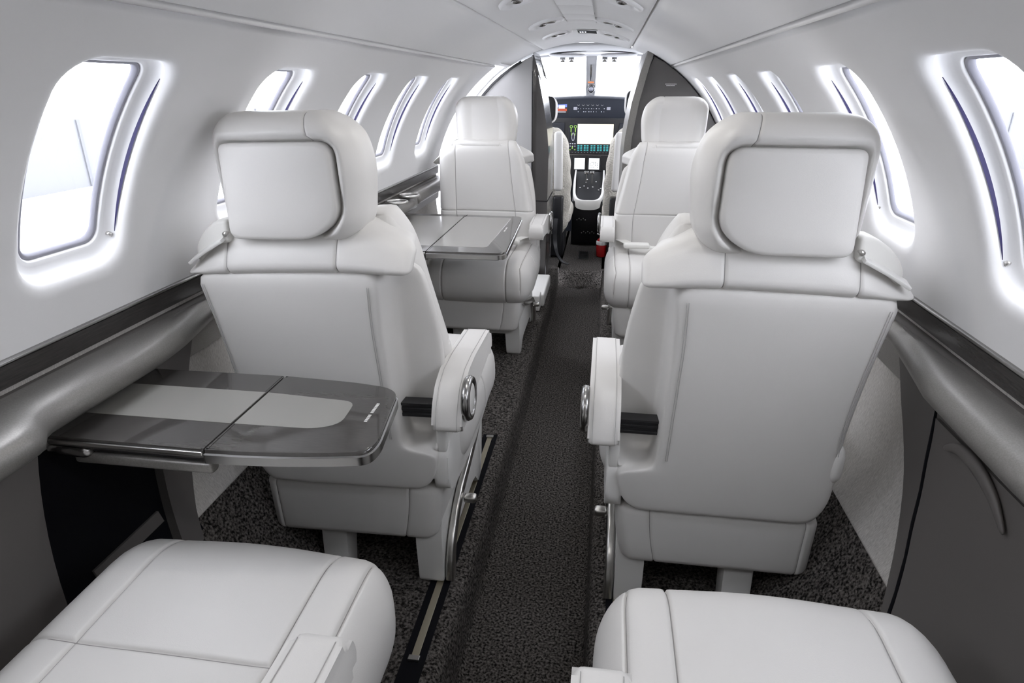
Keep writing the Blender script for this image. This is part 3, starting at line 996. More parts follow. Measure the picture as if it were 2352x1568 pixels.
# ------------------------------------------------------------------ folding tables
def table(y0, y1, zt, label, x_out=-.205):
    """y0 aft edge, y1 forward edge"""
    root = empty('folding_table', (-.72, (y0 + y1) / 2, zt), label, 'table', 'folding tables on the left wall')
    org = root.location.copy()
    ym = (y0 + y1) / 2; D = y1 - y0
    xm = -.440
    k = min(1.0, D / .26)
    def slab(out, nm, mat, z0, z1, bev=.004, par=root):
        bm = bmesh.new()
        prism(bm, out, lambda u, v, h: (u, v, h), z0, z1, bev, 3); localize(bm, org)
        return finish(nm, bm, mat, par, angle=35)
    inner = [(-.712, y0 + .004), (xm - .0015, y0), (xm - .0015, y1), (-.712, y1 - .004)]
    a = slab(rpoly(inner, [.006, .002, .002, .006]), 'inner_leaf', M['veneer'], zt - .016, zt)
    # outer leaf: front edge bows, corners rounded
    outer = [(xm + .0015, y0), (-.36, y0 + .003 * 1), (-.28, y0 + .012), (-.205 + .008, y0 + .028), (-.185 - .006, y0 + .06), (-.200, ym), (-.212, y1 - .04), (-.235, y1 - .020), (-.30, y1 - .008), (xm + .0015, y1)]
    if D > .4:
        outer = [(xm + .0015, y0), (-.19, y0 + .006), (-.178, y0 + .03), (-.200, y1 - .03), (-.215, y1 - .008), (xm + .0015, y1)]
        rad = [.001, .03, .03, .03, .03, .001]
    else: rad = [.001, .05, .05, .03, .03, .05, .04, .03, .05, .001]
    b = slab(rpoly(outer, rad, 6), 'outer_leaf', M['veneer'], zt - .024, zt, .005)
    # metal edge band under the lip
    bm = bmesh.new()
    op = rpoly(outer, rad, 6)
    path = [(u, v, zt - .014) for u, v in op][0:-1]
    sweep(bm, path, [(.0005, -.009), (.003, -.008), (.003, .006), (.0005, .008)], closed=False)
    localize(bm, org); finish('edge_band', bm, M['nickel'], b, angle=40)
    bm = bmesh.new()
    box(bm, -.70, xm - .002, y0 - .003, y0 + .001, zt - .010, zt - .004, .001); localize(bm, org)
    finish('edge_band', bm, M['chrome'], a, smooth=False)
    # inlays
    f0, f1 = (y0 + D * .305, y0 + D * .735) if D < .4 else (y0 + D * .12, y0 + D * .93)
    bm = bmesh.new()
    prism(bm, [(-.708, f0), (xm - .003, f0), (xm - .003, f1), (-.708, f1)], lambda u, v, h: (u, v, h), zt - .002, zt + .0004); localize(bm, org)
    finish('inlay', bm, M['inlay'], a, smooth=False)
    q = .272 if D < .4 else .245
    pts = [(xm + .003, f0), (-q - .03, f0 + .002), (-q + .004, f0 + D * .09), (-q, f1 - .012), (xm + .003, f1)]
    if D > .4: pts = [(xm + .003, f0), (-q - .004, f0), (-q + .004, f1), (xm + .003, f1)]
    bm = bmesh.new()
    prism(bm, rpoly(pts, [0] + [.022] * (len(pts) - 2) + [0], 5), lambda u, v, h: (u, v, h), zt - .002, zt + .0004); localize(bm, org)
    finish('inlay', bm, M['inlay'], b, smooth=False)
    # small light lettering mark near the end of the leaf
    bm = bmesh.new()
    m0, m1 = (y0 + D * .44, y0 + D * .69) if D < .4 else (y0 + D * .52, y0 + D * .64)
    nd = 13
    for j in range(nd):
        if j in (5,): continue
        yy = m0 + (m1 - m0) * j / nd
        box(bm, -.2335, -.2285, yy, yy + (m1 - m0) / nd * .62, zt, zt + .0006)
    localize(bm, org); finish('lettering', bm, M['mark'], b, smooth=False)
    # support rail under the aft edge and hinge bracket
    bm = bmesh.new()
    rbox(bm, (-.555, y0 + .018, zt - .040), (.235, .022, .020), (.006, .008, .006), nf=3, nc=3); localize(bm, org)
    finish('support_rail', bm, M['silver'], root)
    bm = bmesh.new()
    rbox(bm, (-.675, y0 + .012, zt - .026), (.075, .028, .020), (.012, .012, .008), nf=3, nc=3); localize(bm, org)
    finish('hinge', bm, M['nickel'], root)
    bm = bmesh.new()
    box(bm, -.69, -.445, y0 + .012, y1 - .02, zt - .028, zt - .016, .002); localize(bm, org)
    finish('slide_frame', bm, M['black'], root, smooth=False)
    return root
table(.738, .998, .75, 'dark veneer folding table with a pale inlay, nearest the camera beside the rear left seat')
table(1.975, 2.62, .75, 'dark veneer folding table farther off, in front of the left seat that faces the camera')

# ------------------------------------------------------------------ side cabinets under the ledge
# left: pocket for the folded table (dark opening, taupe surround)
def cyl_panel(name, pts_ya, side, R0, R1, mat, parent, org, n_sub=6, angle=40):
    """slab on the cabin curve; pts in (y, z)"""
    bm = bmesh.new()
    def f(u, v, h):
        x = math.sqrt(max(h * h - (v - ZC) ** 2, .01)); return (side * x, u, v)
    prism(bm, pts_ya, f, R1, R0, .003, 2)
    localize(bm, org)
    return finish(name, bm, mat, parent, angle=angle)

def dense(pts, step=.03):
    out = []
    n = len(pts)
    for i in range(n):
        a = pts[i]; b = pts[(i + 1) % n]
        L = math.hypot(b[0] - a[0], b[1] - a[1]); m = max(1, int(L / step))
        for k in range(m): out.append((a[0] + (b[0] - a[0]) * k / m, a[1] + (b[1] - a[1]) * k / m))
    return out

def curved_panel(name, y0, y1, zlo, zhi, side, R, thick, mat, parent, org, ny=8, nz=14, yend=None, bulge=0):
    """curved sheet with thickness; yend(z) optional forward edge, y0 may be function"""
    bm = bmesh.new()
    fy0 = y0 if callable(y0) else (lambda z: y0)
    fy1 = y1 if callable(y1) else (lambda z: y1)
    def P(y, z, r):
        return (side * math.sqrt(r * r - (z - ZC) ** 2), y, z)
    zs = [zlo + (zhi - zlo) * k / nz for k in range(nz + 1)]
    rings = []
    for z in zs:
        a, b = fy0(z), fy1(z)
        ring = [P(a + (b - a) * k / ny, z, R) for k in range(ny + 1)] + [P(b - (b - a) * k / ny, z, R + thick) for k in range(ny + 1)]
        rings.append(ring)
    loft(bm, rings); localize(bm, org)
    return finish(name, bm, mat, parent, angle=40)

root = empty('table_stowage_cabinet', (-.70, .85, .42), 'taupe side cabinet with a dark open pocket below the near folding table', 'cabinet')
org = root.location.copy()
curved_panel('front_post', lambda z: .895 + .36 * (z - .42), lambda z: lerp([(.40, .94), (.45, .965), (.52, 1.01), (.60, 1.05), (.77, 1.14)], z), .40, .775, -1, .716, .02, M['taupe'], root, org)
curved_panel('rear_panel', -.30, lambda z: .630 + .27 * (z - .42), .30, .775, -1, .700, .03, M['taupe'], root, org, ny=12)
curved_panel('pocket_interior', .66, .97, .40, .775, -1, .734, .003, M['recess'], root, org)
curved_panel('divider_bar', .735, .90, .470, .492, -1, .728, .004, M['taupe'], root, org, ny=4, nz=2)
bm = bmesh.new(); rbox(bm, (-.672, .895, .415), (.03, .04, .02), (.012, .012, .012), nf=2, nc=3); localize(bm, org); finish('latch', bm, M['taupe'], root)
curved_panel('sill', .66, .93, .372, .402, -1, .715, .02, M['taupe'], root, org, ny=4, nz=3)

root = empty('side_cabinet', (.70, .85, .42), 'taupe side cabinet with a curved pull handle on the right wall, nearest the camera', 'cabinet')
org = root.location.copy()
curved_panel('cabinet_body', -.30, lambda z: lerp([(.36, .87), (.45, .955), (.525, 1.02), (.585, 1.07), (.70, 1.183), (.775, 1.23)], z), .36, .775, 1, .716, .02, M['taupe'], root, org, ny=14)
door = curved_panel('door', lambda z: .56 + .03 * (z - .5), lambda z: lerp([(.40, .870), (.55, .975), (.65, 1.02), (.748, 1.045)], z), .40, .728, 1, .709, .006, M['taupe'], root, org, ny=14)
bm = bmesh.new()
hp = []
for (y, z) in [(.985, .703), (.945, .722), (.895, .722), (.845, .706), (.800, .676)]:
    hp.append((math.sqrt(.704 ** 2 - (z - ZC) ** 2), y, z))
hp = smooth_path(hp, 8)
sweep(bm, hp, circ(.010, 10, .006), up=(1, 0, 0), scale=lambda t: .25 + .95 * math.sin(PI * min(1, max(0, t))) ** .7)
localize(bm, org); h = finish('handle', bm, M['taupe'], door)
# gap line around the door
bm = bmesh.new()
seam = [(.5, .738)] + [(1.053, .738)] + [(lerp([(.40, .870), (.55, .975), (.65, 1.02), (.748, 1.045)], z) + .013, z) for z in (.70, .65, .60, .55, .50, .45, .40)]
pts = [Vector((math.sqrt(.7145 ** 2 - (z - ZC) ** 2), y, z)) for y, z in seam]
sweep(bm, pts, circ(.0036, 6), up=(1, 0, 0)); localize(bm, org); finish('door_gap', bm, M['recess'], root)

# cup holders on the front left ledge
for k, (xx, yy, zz) in enumerate(((-.668, 2.40, .838), (-.668, 2.56, .838))):
    root = empty('cup_holder', (xx, yy, zz - .006), 'shiny cup holder ring on the left ledge, the %s of the pair' % ('nearer' if k == 0 else 'farther'), 'cup holder', 'cup holders on the left ledge')
    bm = bmesh.new()
    sweep(bm, [(.040 * math.cos(2 * PI * j / 32), .040 * math.sin(2 * PI * j / 32), .003) for j in range(32)], circ(.005, 8), closed=True)
    finish('ring', bm, M['chrome'], root)
    bm = bmesh.new()
    lathe(bm, [(.038, .003), (.036, -.002), (.0, -.003)], (0, 0, 0), (0, 0, 1), 28); finish('cup_well', bm, M['nickel'], root)
root = empty('ledge_console', (-.68, 2.62, .80), 'satin grey rounded end block of the left ledge behind the cup holders', 'console')
bm = bmesh.new(); rbox(bm, (-.006, 0, -.002), (.055, .09, .062), (.015, .02, .022), nf=3, nc=4); finish('block', bm, M['silver'], root)
bm = bmesh.new(); rbox(bm, (-.01, .38, .0), (.058, .60, .055), (.020, .02, .025), nf=3, nc=4); finish('arm_tube', bm, M['silver'], root)

# ------------------------------------------------------------------ cabin dividers
def arch_outline(side, inner, zt=1.43, z0=.12, R=.728):
    pts = [(x, z) for x, z in inner]                       # bottom to top along the opening
    ztop = inner[-1][1]
    a1 = math.degrees(math.acos(min(1, pts[-1][0] / R)))
    pts = [(x, z) for x, z in pts if math.hypot(x, z - ZC) < R - .002]
    xs = []
    a0 = -52
    for k in range(25):
        a = math.radians(a1 - .2 + (a0 - a1) * k / 24)
        xs.append((R * math.cos(a), ZC + R * math.sin(a)))
    pts += xs
    return [(side * x, z) for x, z in pts]
innerL = [(.190, .15), (.190, .60), (.188, .92), (.197, 1.02), (.222, 1.17), (.252, 1.31), (.282, 1.425)]
root = empty('forward_cabinet', (-.45, 3.62, .15), 'tall glossy light grey cabinet closing the cabin on the left of the cockpit doorway', 'cabinet')
org = root.location.copy()
bm = bmesh.new()
face = arch_outline(-1, [(.278, .15), (.278, .7), (.278, 1.425)])
prism(bm, face, lambda u, v, h: (u, h, v), 3.62, 3.95, .003); localize(bm, org)
finish('cabinet_front', bm, M['cabinet'], root, smooth=False)
bm = bmesh.new()
jam = [(-.276, .15)] + [(-x, z) for x, z in innerL] + [(-.276, 1.41)]
prism(bm, jam, lambda u, v, h: (u, h, v), 3.66, 4.02, .01); localize(bm, org)
finish('door_jamb', bm, M['cabinet_dark'], root, smooth=True, angle=30)
bm = bmesh.new()
box(bm, -.2795, -.2765, 3.616, 3.622, .16, 1.33); localize(bm, org)
finish('panel_gap', bm, M['recess'], root, smooth=False)
bm = bmesh.new()
sweep(bm, [Vector((x, 3.615, z)) for x, z in arch_outline(-1, [(.278, 1.425)])[1:20]], [(-.006, -.006), (.006, -.006), (.006, .006), (-.006, .006)], up=(0, 1, 0)); localize(bm, org)
finish('edge_seal', bm, M['black'], root, angle=40)
bm = bmesh.new(); box(bm, -.277, -.187, 3.655, 4.025, .640, .643); box(bm, -.56, -.278, 3.617, 3.62, .640, .643); localize(bm, org); finish('door_gap', bm, M['recess'], root, smooth=False)

root = empty('forward_cabinet', (.45, 3.3, .15), 'tall dark lacquered cabinet behind the right seat that faces the camera', 'cabinet')
org = root.location.copy()
innerR = [(.215, .15), (.215, .60), (.213, .92), (.218, 1.02), (.240, 1.18), (.270, 1.31), (.300, 1.415)]
bm = bmesh.new()
prism(bm, arch_outline(1, [(x + .030, z) for x, z in innerR], R=.735), lambda u, v, h: (u, h, v), 3.32, 3.85, .003); localize(bm, org)
finish('cabinet_front', bm, M['cabinet_dark'], root, smooth=False)
bm = bmesh.new()
strip = innerR + [(x + .034, z) for x, z in innerR[::-1]]
prism(bm, strip, lambda u, v, h: (u, h, v), 3.295, 3.95, .004); localize(bm, org)
finish('edge_frame', bm, M['silver'], root, angle=30)
bm = bmesh.new()
for r in range(2):
    for j in range(12 - 3 * r):
        x0 = .392 + j * .0045 + r * .006
        box(bm, x0, x0 + .0032, 3.3185, 3.3205, 1.262 - r * .007, 1.265 - r * .007)
localize(bm, org); finish('lettering', bm, M['mark'], root, smooth=False)

# low cream box on the deck beside the left facing seat
root = empty('floor_locker', (-.205, 3.42, DECK), 'low ivory box on the carpet between the left facing seat and the grey cabinet', 'box')
bm = bmesh.new(); rbox(bm, (0, 0, .035), (.095, .40, .07), (.012, .012, .012), nf=3, nc=3); finish('locker_body', bm, M['plastic'], root)
bm = bmesh.new(); rbox(bm, (.004, -.24, .045), (.055, .09, .085), (.008, .01, .008), nf=2, nc=3); finish('locker_end', bm, M['plastic'], root)

# ------------------------------------------------------------------ cabin entry door on the left
root = empty('door_1', (-.70, 3.44, .9), kind='structure')
tag(root, 'bright white entry doorway at the front left')
org = root.location.copy()
bm = bmesh.new()   # door jamb lining: aft edge returning outward, then the door skin
def dsec(y):
    return y
rings = []
for (y, R) in ((3.255, .742), (3.262, .741), (3.270, .745), (3.276, .756), (3.280, .78), (3.284, .84), (3.288, .90)):
    rings.append([sh(y, a, -1, R) for a in [-30 + (58 - -30) * k / 40 for k in range(41)]])
loft(bm, rings, closed=False); localize(bm, org)
finish('jamb_lining', bm, M['reveal'], root)
bm = bmesh.new()
rings = []
for (y, R) in ((3.615, .745), (3.60, .78), (3.598, .90)):
    rings.append([sh(y, a, -1, R) for a in [-30 + (58 - -30) * k / 40 for k in range(41)]])
loft(bm, rings, closed=False); localize(bm, org)
finish('jamb_lining', bm, M['reveal'], root)
bm = bmesh.new()
rings = []
for (a, R) in ((58, .735), (58, .90)):
    rings.append([sh(3.25 + .37 * k / 6, a, -1, R) for k in range(7)])
loft(bm, rings, closed=False); localize(bm, org)
finish('jamb_lining', bm, M['reveal'], root)
bm = bmesh.new()
for a in (40, 9):
    c = Vector(sh(3.281, a, -1, .775)); cyl(bm, c, c + Vector((0.004, .006, 0)), .006, 12)
localize(bm, org); finish('door_stop', bm, M['nickel'], root)
c = Vector(sh(3.44, 20, -1, .92)); nrm = Vector((math.cos(math.radians(20)), 0, -math.sin(math.radians(20))))
area('doorway_daylight', c, nrm.to_track_quat('-Z', 'Y').to_euler(), .30, .9, 1, portal=True)

# ------------------------------------------------------------------ cockpit
YP = 5.2
# cockpit shell: overhead and side structure
def cock():
    bm = bmesh.new()
    # overhead liner from the cabin ceiling to the windscreen header
    secs = []
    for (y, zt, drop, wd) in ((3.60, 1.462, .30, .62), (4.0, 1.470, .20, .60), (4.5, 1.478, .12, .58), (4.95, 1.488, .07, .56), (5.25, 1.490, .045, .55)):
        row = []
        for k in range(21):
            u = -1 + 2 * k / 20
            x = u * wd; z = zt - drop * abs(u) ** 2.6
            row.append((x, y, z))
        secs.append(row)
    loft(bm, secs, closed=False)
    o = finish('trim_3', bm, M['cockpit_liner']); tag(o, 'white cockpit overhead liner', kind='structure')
    # header above the windscreen, thick lip
    bm = bmesh.new()
    rows = []
    for k in range(21):
        u = -1 + 2 * k / 20
        x = u * .60
        zb = 1.468 - .045 * abs(u) ** 2.6 - .0
        y = 5.32 - .10 * u * u
        rows.append([(x, y - .06, zb + .04), (x, y - .05, zb + .006), (x, y, zb), (x, y + .04, zb + .01), (x, y + .04, zb + .05)])
    loft(bm, rows, closed=False)
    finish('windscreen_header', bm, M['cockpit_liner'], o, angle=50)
    # visor pads beside the centre line
    for s in (-1, 1):
        bm = bmesh.new()
        rbox(bm, (s * .185, 5.05, 1.463), (.26, .30, .022), (.08, .08, .010), nf=5, nc=5)
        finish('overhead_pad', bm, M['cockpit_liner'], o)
    # lower side walls of the cockpit
    for s in (-1, 1):
        bm = bmesh.new()
        loft(bm, [[(s * x, y, z) for x, z in ((.50, .10), (.62, .30), (.68, .60), (.68, .95), (.66, .99))] for y in (4.03, 4.6, 5.3)], closed=False)
        w = finish('wall_front_%s' % ('left' if s < 0 else 'right'), bm, M['panelblue']); tag(w, 'dark lower cockpit side wall', kind='structure')
    # nose floor / firewall
    bm = bmesh.new(); box(bm, -.68, .68, 5.42, 5.44, .08, 1.12)
    w = finish('wall_front', bm, M['panelblue'], smooth=False); tag(w, 'dark wall behind the instrument panel', kind='structure')
    return o
cock()
# windscreen: centre post, side posts, panes
root = empty('window_20', (-.02, 5.5, 1.2), kind='structure'); org = root.location.copy()
bm = bmesh.new()
prism(bm, [(-.056, 1.50), (-.050, 1.17), (.016, 1.17), (.022, 1.50)], lambda u, v, h: (u, h + (1.5 - v) * .35, v), 5.32, 5.36, .004); localize(bm, org)
post = finish('centre_post', bm, M['cockpit_liner'], root, angle=40)
for s, xs in ((-1, (-.058, -.050)), (1, (.024, .016))):
    bm = bmesh.new()
    prism(bm, [(xs[0] - .004 if s < 0 else xs[0] - .002, 1.49), (xs[1] - .004 if s < 0 else xs[1] - .002, 1.17), (xs[1] + .002 if s < 0 else xs[1] + .004, 1.17), (xs[0] + .002 if s < 0 else xs[0] + .004, 1.49)], lambda u, v, h: (u, h + (1.5 - v) * .35, v), 5.315, 5.335); localize(bm, org)
    finish('post_edge', bm, M['reveal'], root, smooth=False)
for s in (-1, 1):
    bm = bmesh.new()
    xa = -.056 if s < 0 else .022
    vs = [bm.verts.new(p) for p in ((xa, 5.345, 1.49), (s * .60, 5.25, 1.44), (s * .62, 5.36, 1.10), (xa, 5.46, 1.17))]
    bm.faces.new(vs); localize(bm, org); finish('windscreen_pane', bm, M['glass'], root, smooth=False)
    bm = bmesh.new()
    sweep(bm, [(s * .60, 5.26, 1.45), (s * .63, 5.38, 1.05)], rpoly([(-.02, -.015), (.02, -.015), (.02, .015), (-.02, .015)], .006, 3)); localize(bm, org)
    finish('side_post', bm, M['plastic'], root, angle=40)
    bm = bmesh.new()
    vs = [bm.verts.new(p) for p in ((s * .61, 5.25, 1.40), (s * .60, 4.1, 1.33), (s * .67, 4.1, 1.0), (s * .66, 5.3, 1.0))]
    bm.faces.new(vs); localize(bm, org); finish('side_pane', bm, M['glass'], root, smooth=False)
    area('windscreen_daylight', (s * .30, 5.50, 1.32), (Vector((0, -1, -.1)).to_track_quat('-Z', 'Z')).to_euler(), .62, .38, 1, portal=True)
    area('side_daylight', (s * .72, 4.7, 1.20), (Vector((-s, 0, 0)).to_track_quat('-Z', 'Z')).to_euler(), 1.1, .40, 1, portal=True)
# bits on the post
bm = bmesh.new(); prism(bm, [(-.031, 1.408), (-.008, 1.408), (-.013, 1.345), (-.012, 1.295), (-.026, 1.295), (-.026, 1.345)], lambda u, v, h: (u + .001, h + (1.5 - v) * .35, v), 5.300, 5.325, .002)
o = finish('grab_strap', bm, M['nickel'], angle=40); tag(o, 'dark grey narrow strap hanging on the windscreen centre post', 'strap')
bm = bmesh.new(); box(bm, -.040, .006, 5.385, 5.392, 1.280, 1.290); o = finish('placard', bm, M['orange'], smooth=False); tag(o, 'tiny orange placard on the windscreen post above the compass', 'placard')
root = empty('compass', (-.012, 5.38, 1.235), 'round black standby compass at the foot of the windscreen post', 'compass')
bm = bmesh.new(); lathe(bm, [(.0, -.030), (.020, -.028), (.027, -.020), (.029, 0), (.026, .018), (.0, .022)], (0, 0, 0), (0, 1, 0), 24); finish('compass_body', bm, M['black'], root)
bm = bmesh.new(); lathe(bm, [(.018, -.031), (.0, -.0315)], (0, 0, 0), (0, 1, 0), 20); finish('compass_dial', bm, M['gasket'], root)
bm = bmesh.new(); box(bm, -.024, .024, -.01, .01, .026, .036, .002); finish('bracket', bm, M['nickel'], root)
# overhead knobs / vents
for k, (x, lab) in enumerate(((-.225, 'outer one on the left'), (-.160, 'inner one on the left'), (.085, 'inner one on the right'), (.155, 'outer one on the right'))):
    root = empty('air_vent', (x, 5.12, 1.462), 'small grey ball air vent under the cockpit overhead, the %s' % lab, 'air vent', 'cockpit overhead vents')
    bm = bmesh.new(); lathe(bm, [(.012, .02), (.020, .0), (.022, -.020), (.016, -.036), (.0, -.036)], (0, 0, -.006), (0, .25, 1), 16); finish('nozzle', bm, M['nickel'], root)
    bm = bmesh.new(); lathe(bm, [(.024, .006), (.024, -.002), (.014, -.004)], (0, 0, 0), (0, 0, 1), 18); finish('collar', bm, M['chrome'], root)

# instrument panel
root = empty('instrument_panel', (0, YP, .6), 'dark cockpit instrument panel with lit screens beneath the windscreen', 'instrument panel')
org = root.location.copy()
def pbox(name, x0, x1, z0, z1, mat, par=None, y=YP, d=.006, bev=.001):
    bm = bmesh.new(); box(bm, x0, x1, y - d, y + .004, z0, z1, bev); localize(bm, org)
    return finish(name, bm, mat, par or root, smooth=False)
bm = bmesh.new()
rows = []
for k in range(25):
    u = -1 + 2 * k / 24; x = u * .60
    zt = 1.192 - .05 * abs(u) ** 2.2; 
    rows.append([(x, YP + .20, zt - .02), (x, YP + .05, zt), (x, YP - .01, zt - .006), (x, YP - .025, zt - .022), (x, YP - .012, zt - .055), (x, YP, 1.035), (x, YP + .006, 1.03), (x, YP + .006, .60), (x, YP + .2, .60)])
loft(bm, rows, closed=False); localize(bm, org)
finish('glareshield', bm, M['panelblue'], root, angle=50)
pbox('lower_panel', -.56, .56, .56, 1.028, M['black'], d=.004)
# standby display
sd = pbox('standby_display', -.272, -.180, 1.062, 1.148, M['black'], d=.010, y=YP)
pbox('sky', -.266, -.186, 1.106, 1.142, M['scr_blue'], sd, d=.0115, bev=0)
pbox('horizon', -.250, -.202, 1.094, 1.120, M['scr_white'], sd, d=.0120, bev=0)
pbox('ground', -.266, -.186, 1.078, 1.096, M['scr_red'], sd, d=.0122, bev=0)
pbox('readout', -.258, -.194, 1.069, 1.075, M['scr_text'], sd, d=.0122, bev=0)
# autopilot buttons
bm = bmesh.new()
for j in range(6):
    x = -.098 + j * .036
    sweep(bm, [(x + .009 * math.cos(2 * PI * q / 12), YP - .010, 1.128 + .010 * math.sin(2 * PI * q / 12)) for q in range(12)], circ(.0012, 4), up=(0, 1, 0), closed=True)
box(bm, -.105, .100, YP - .010, YP - .008, 1.1445, 1.1460)
localize(bm, org); finish('knobs', bm, M['chrome'], root)
bm = bmesh.new()
for r in range(2):
    for j in range(11):
        if random.random() < .15: continue
        x = -.10 + j * .0195 + random.uniform(-.002, .002); z = 1.094 - r * .022
        q = random.choice((.003, .005, .007))
        box(bm, x, x + q, YP - .010, YP - .008, z, z + .005)
localize(bm, org); finish('button_legends', bm, M['scr_text'], root, smooth=False)
for x in (-.135, .118): pbox('lit_button', x, x + .028, 1.088, 1.108, M['gasket'], d=.010)
# main screens
mf = pbox('main_display', -.170, .190, .765, .995, M['black'], d=.012)
pbox('map', -.098, .178, .838, .985, M['scr_map'], mf, d=.0135, bev=0)
pbox('engine_strip', -.162, -.100, .782, .985, M['scr_dark'], mf, d=.0132, bev=0)
bm = bmesh.new()
for (cx, cz) in ((-.148, .965), (-.116, .965)):
    sweep(bm, [(cx + .009 * math.cos(2 * PI * q / 16), YP - .014, cz + .010 * math.sin(2 * PI * q / 16)) for q in range(16)], circ(.0018, 4), up=(0, 1, 0), closed=True)
for (x, z, w_, h_) in ((-.152, .925, .006, .028), (-.118, .925, .006, .028), (-.147, .90, .004, .02), (-.119, .90, .004, .02), (-.156, .79, .008, .006), (-.120, .79, .010, .006), (-.138, .80, .006, .02)):
    box(bm, x, x + w_, YP - .015, YP - .0132, z, z + h_)
localize(bm, org); finish('engine_dials', bm, M['scr_green'], mf, smooth=False)
bm = bmesh.new()
sweep(bm, [(-.131 + .010 * math.cos(2 * PI * q / 12), YP - .014, .89 + .030 * math.sin(2 * PI * q / 12)) for q in range(12)], circ(.0016, 4), up=(0, 1, 0), closed=True)
for j in range(6): box(bm, -.156 + (j % 3) * .018, -.146 + (j % 3) * .018, YP - .015, YP - .0132, .818 + (j // 3) * .018, .823 + (j // 3) * .018)
localize(bm, org); finish('aircraft_outline', bm, M['scr_text'], mf, smooth=False)
bm = bmesh.new()
for cx in (-.094, -.045, .008, .058, .108):
    for r in range(4):
        for q in range(2): box(bm, cx + q * .022, cx + .015 + q * .022, YP - .015, YP - .0132, .786 + r * .012, .793 + r * .012)
localize(bm, org); finish('data_table', bm, M['scr_cyan'], mf, smooth=False)
bm = bmesh.new()
for j in range(14): box(bm, -.160 + j * .024, -.155 + j * .024, YP - .0135, YP - .012, .7715, .7745)
localize(bm, org); finish('bezel_keys', bm, M['gasket'], mf, smooth=False)
pbox('side_display', -.52, -.20, .765, .995, M['scr_dark'], d=.012); pbox('side_display', .22, .52, .765, .995, M['scr_dark'], d=.012)
for k, x in enumerate((-.122, -.008)):
    c = pbox('control_display', x - .006, x + .100, .632, .745, M['black'], d=.012)
    pbox('screen', x + .008, x + .090, .645, .730, M['scr_white'], c, d=.0135, bev=0)
    if k == 1:
        bm = bmesh.new()
        for r in range(4):
            for q in range(5):
                if (r + q) % 4 == 3: continue
                box(bm, x + .016 + q * .014, x + .022 + q * .014, YP - .0150, YP - .0136, .660 + r * .013, .664 + r * .013)
        localize(bm, org); finish('page_text', bm, M['panelblue'], c, smooth=False)
pbox('trim_strip', -.20, .22, .752, .757, M['nickel'], d=.006)

# centre pedestal with throttle quadrant
root = empty('centre_pedestal', (.012, 4.98, .10), 'black centre pedestal with a pale throttle quadrant between the pilot seats', 'console'); org = root.location.copy()
bm = bmesh.new()
prism(bm, [(4.92, .10), (5.17, .10), (5.17, .63), (5.16, .625), (4.93, .47), (4.90, .44), (4.90, .14)], lambda u, v, h: (h, u, v), -.108, .128, .008); localize(bm, org)
finish('pedestal_body', bm, M['black'], root, angle=40)
bm = bmesh.new()   # pale U shaped surround
path = smooth_path([(-.100, 5.16, .640), (-.104, 5.03, .560), (-.100, 4.93, .485), (-.07, 4.895, .445), (.012, 4.888, .438), (.094, 4.895, .445), (.124, 4.93, .485), (.128, 5.03, .560), (.124, 5.16, .640)], 8)
def uprof(t): return .35 + .65 * max(0, math.sin(PI * t)) ** 2
rings = []
for i, p in enumerate(path):
    t = i / (len(path) - 1); k = uprof(t)
    inx = (.012 - p.x); 
    d = Vector((inx, (5.03 - p.y) * .8, 0)); d = d.normalized() if d.length > 1e-4 else Vector((0, 1, 0))
    rings.append([p + Vector((0, 0, -.06 * k)), p + Vector((0, 0, 0)) - d * .004, p + Vector((0, 0, .012 * k)), p + d * .028 * k + Vector((0, 0, .012 * k)), p + d * .032 * k + Vector((0, 0, -.004))])
loft(bm, rings, closed=False); localize(bm, org)
finish('quadrant_surround', bm, M['chrome' if 0 else 'plastic'], root, angle=60)
bm = bmesh.new()
for x in (-.010, .034):
    box(bm, x - .003, x + .003, 5.02, 5.03, .56, .640, .001)
    rbox(bm, (x, 5.022, .640), (.036, .026, .024), .010, nf=2, nc=3)
localize(bm, org); finish('throttle_lever', bm, M['nickel'], root)
bm = bmesh.new()
for j in range(9):
    x = random.uniform(-.07, .10); y = random.uniform(4.97, 5.12); z = .47 + (y - 4.93) * .667 + .006
    box(bm, x, x + .010, y, y + .008, z, z + .006, .001)
localize(bm, org); finish('quadrant_switch', bm, M['white'], root, smooth=False)
bm = bmesh.new()
for (cx, cz, n) in ((-.025, .30, 5), (.03, .20, 7)):
    for j in range(n): rbox(bm, (cx + (j - n / 2) * .016, 4.897, cz + (j % 2) * .010), (.007, .006, .007), .002, nf=1, nc=2)
localize(bm, org); finish('screws', bm, M['chrome'], root)

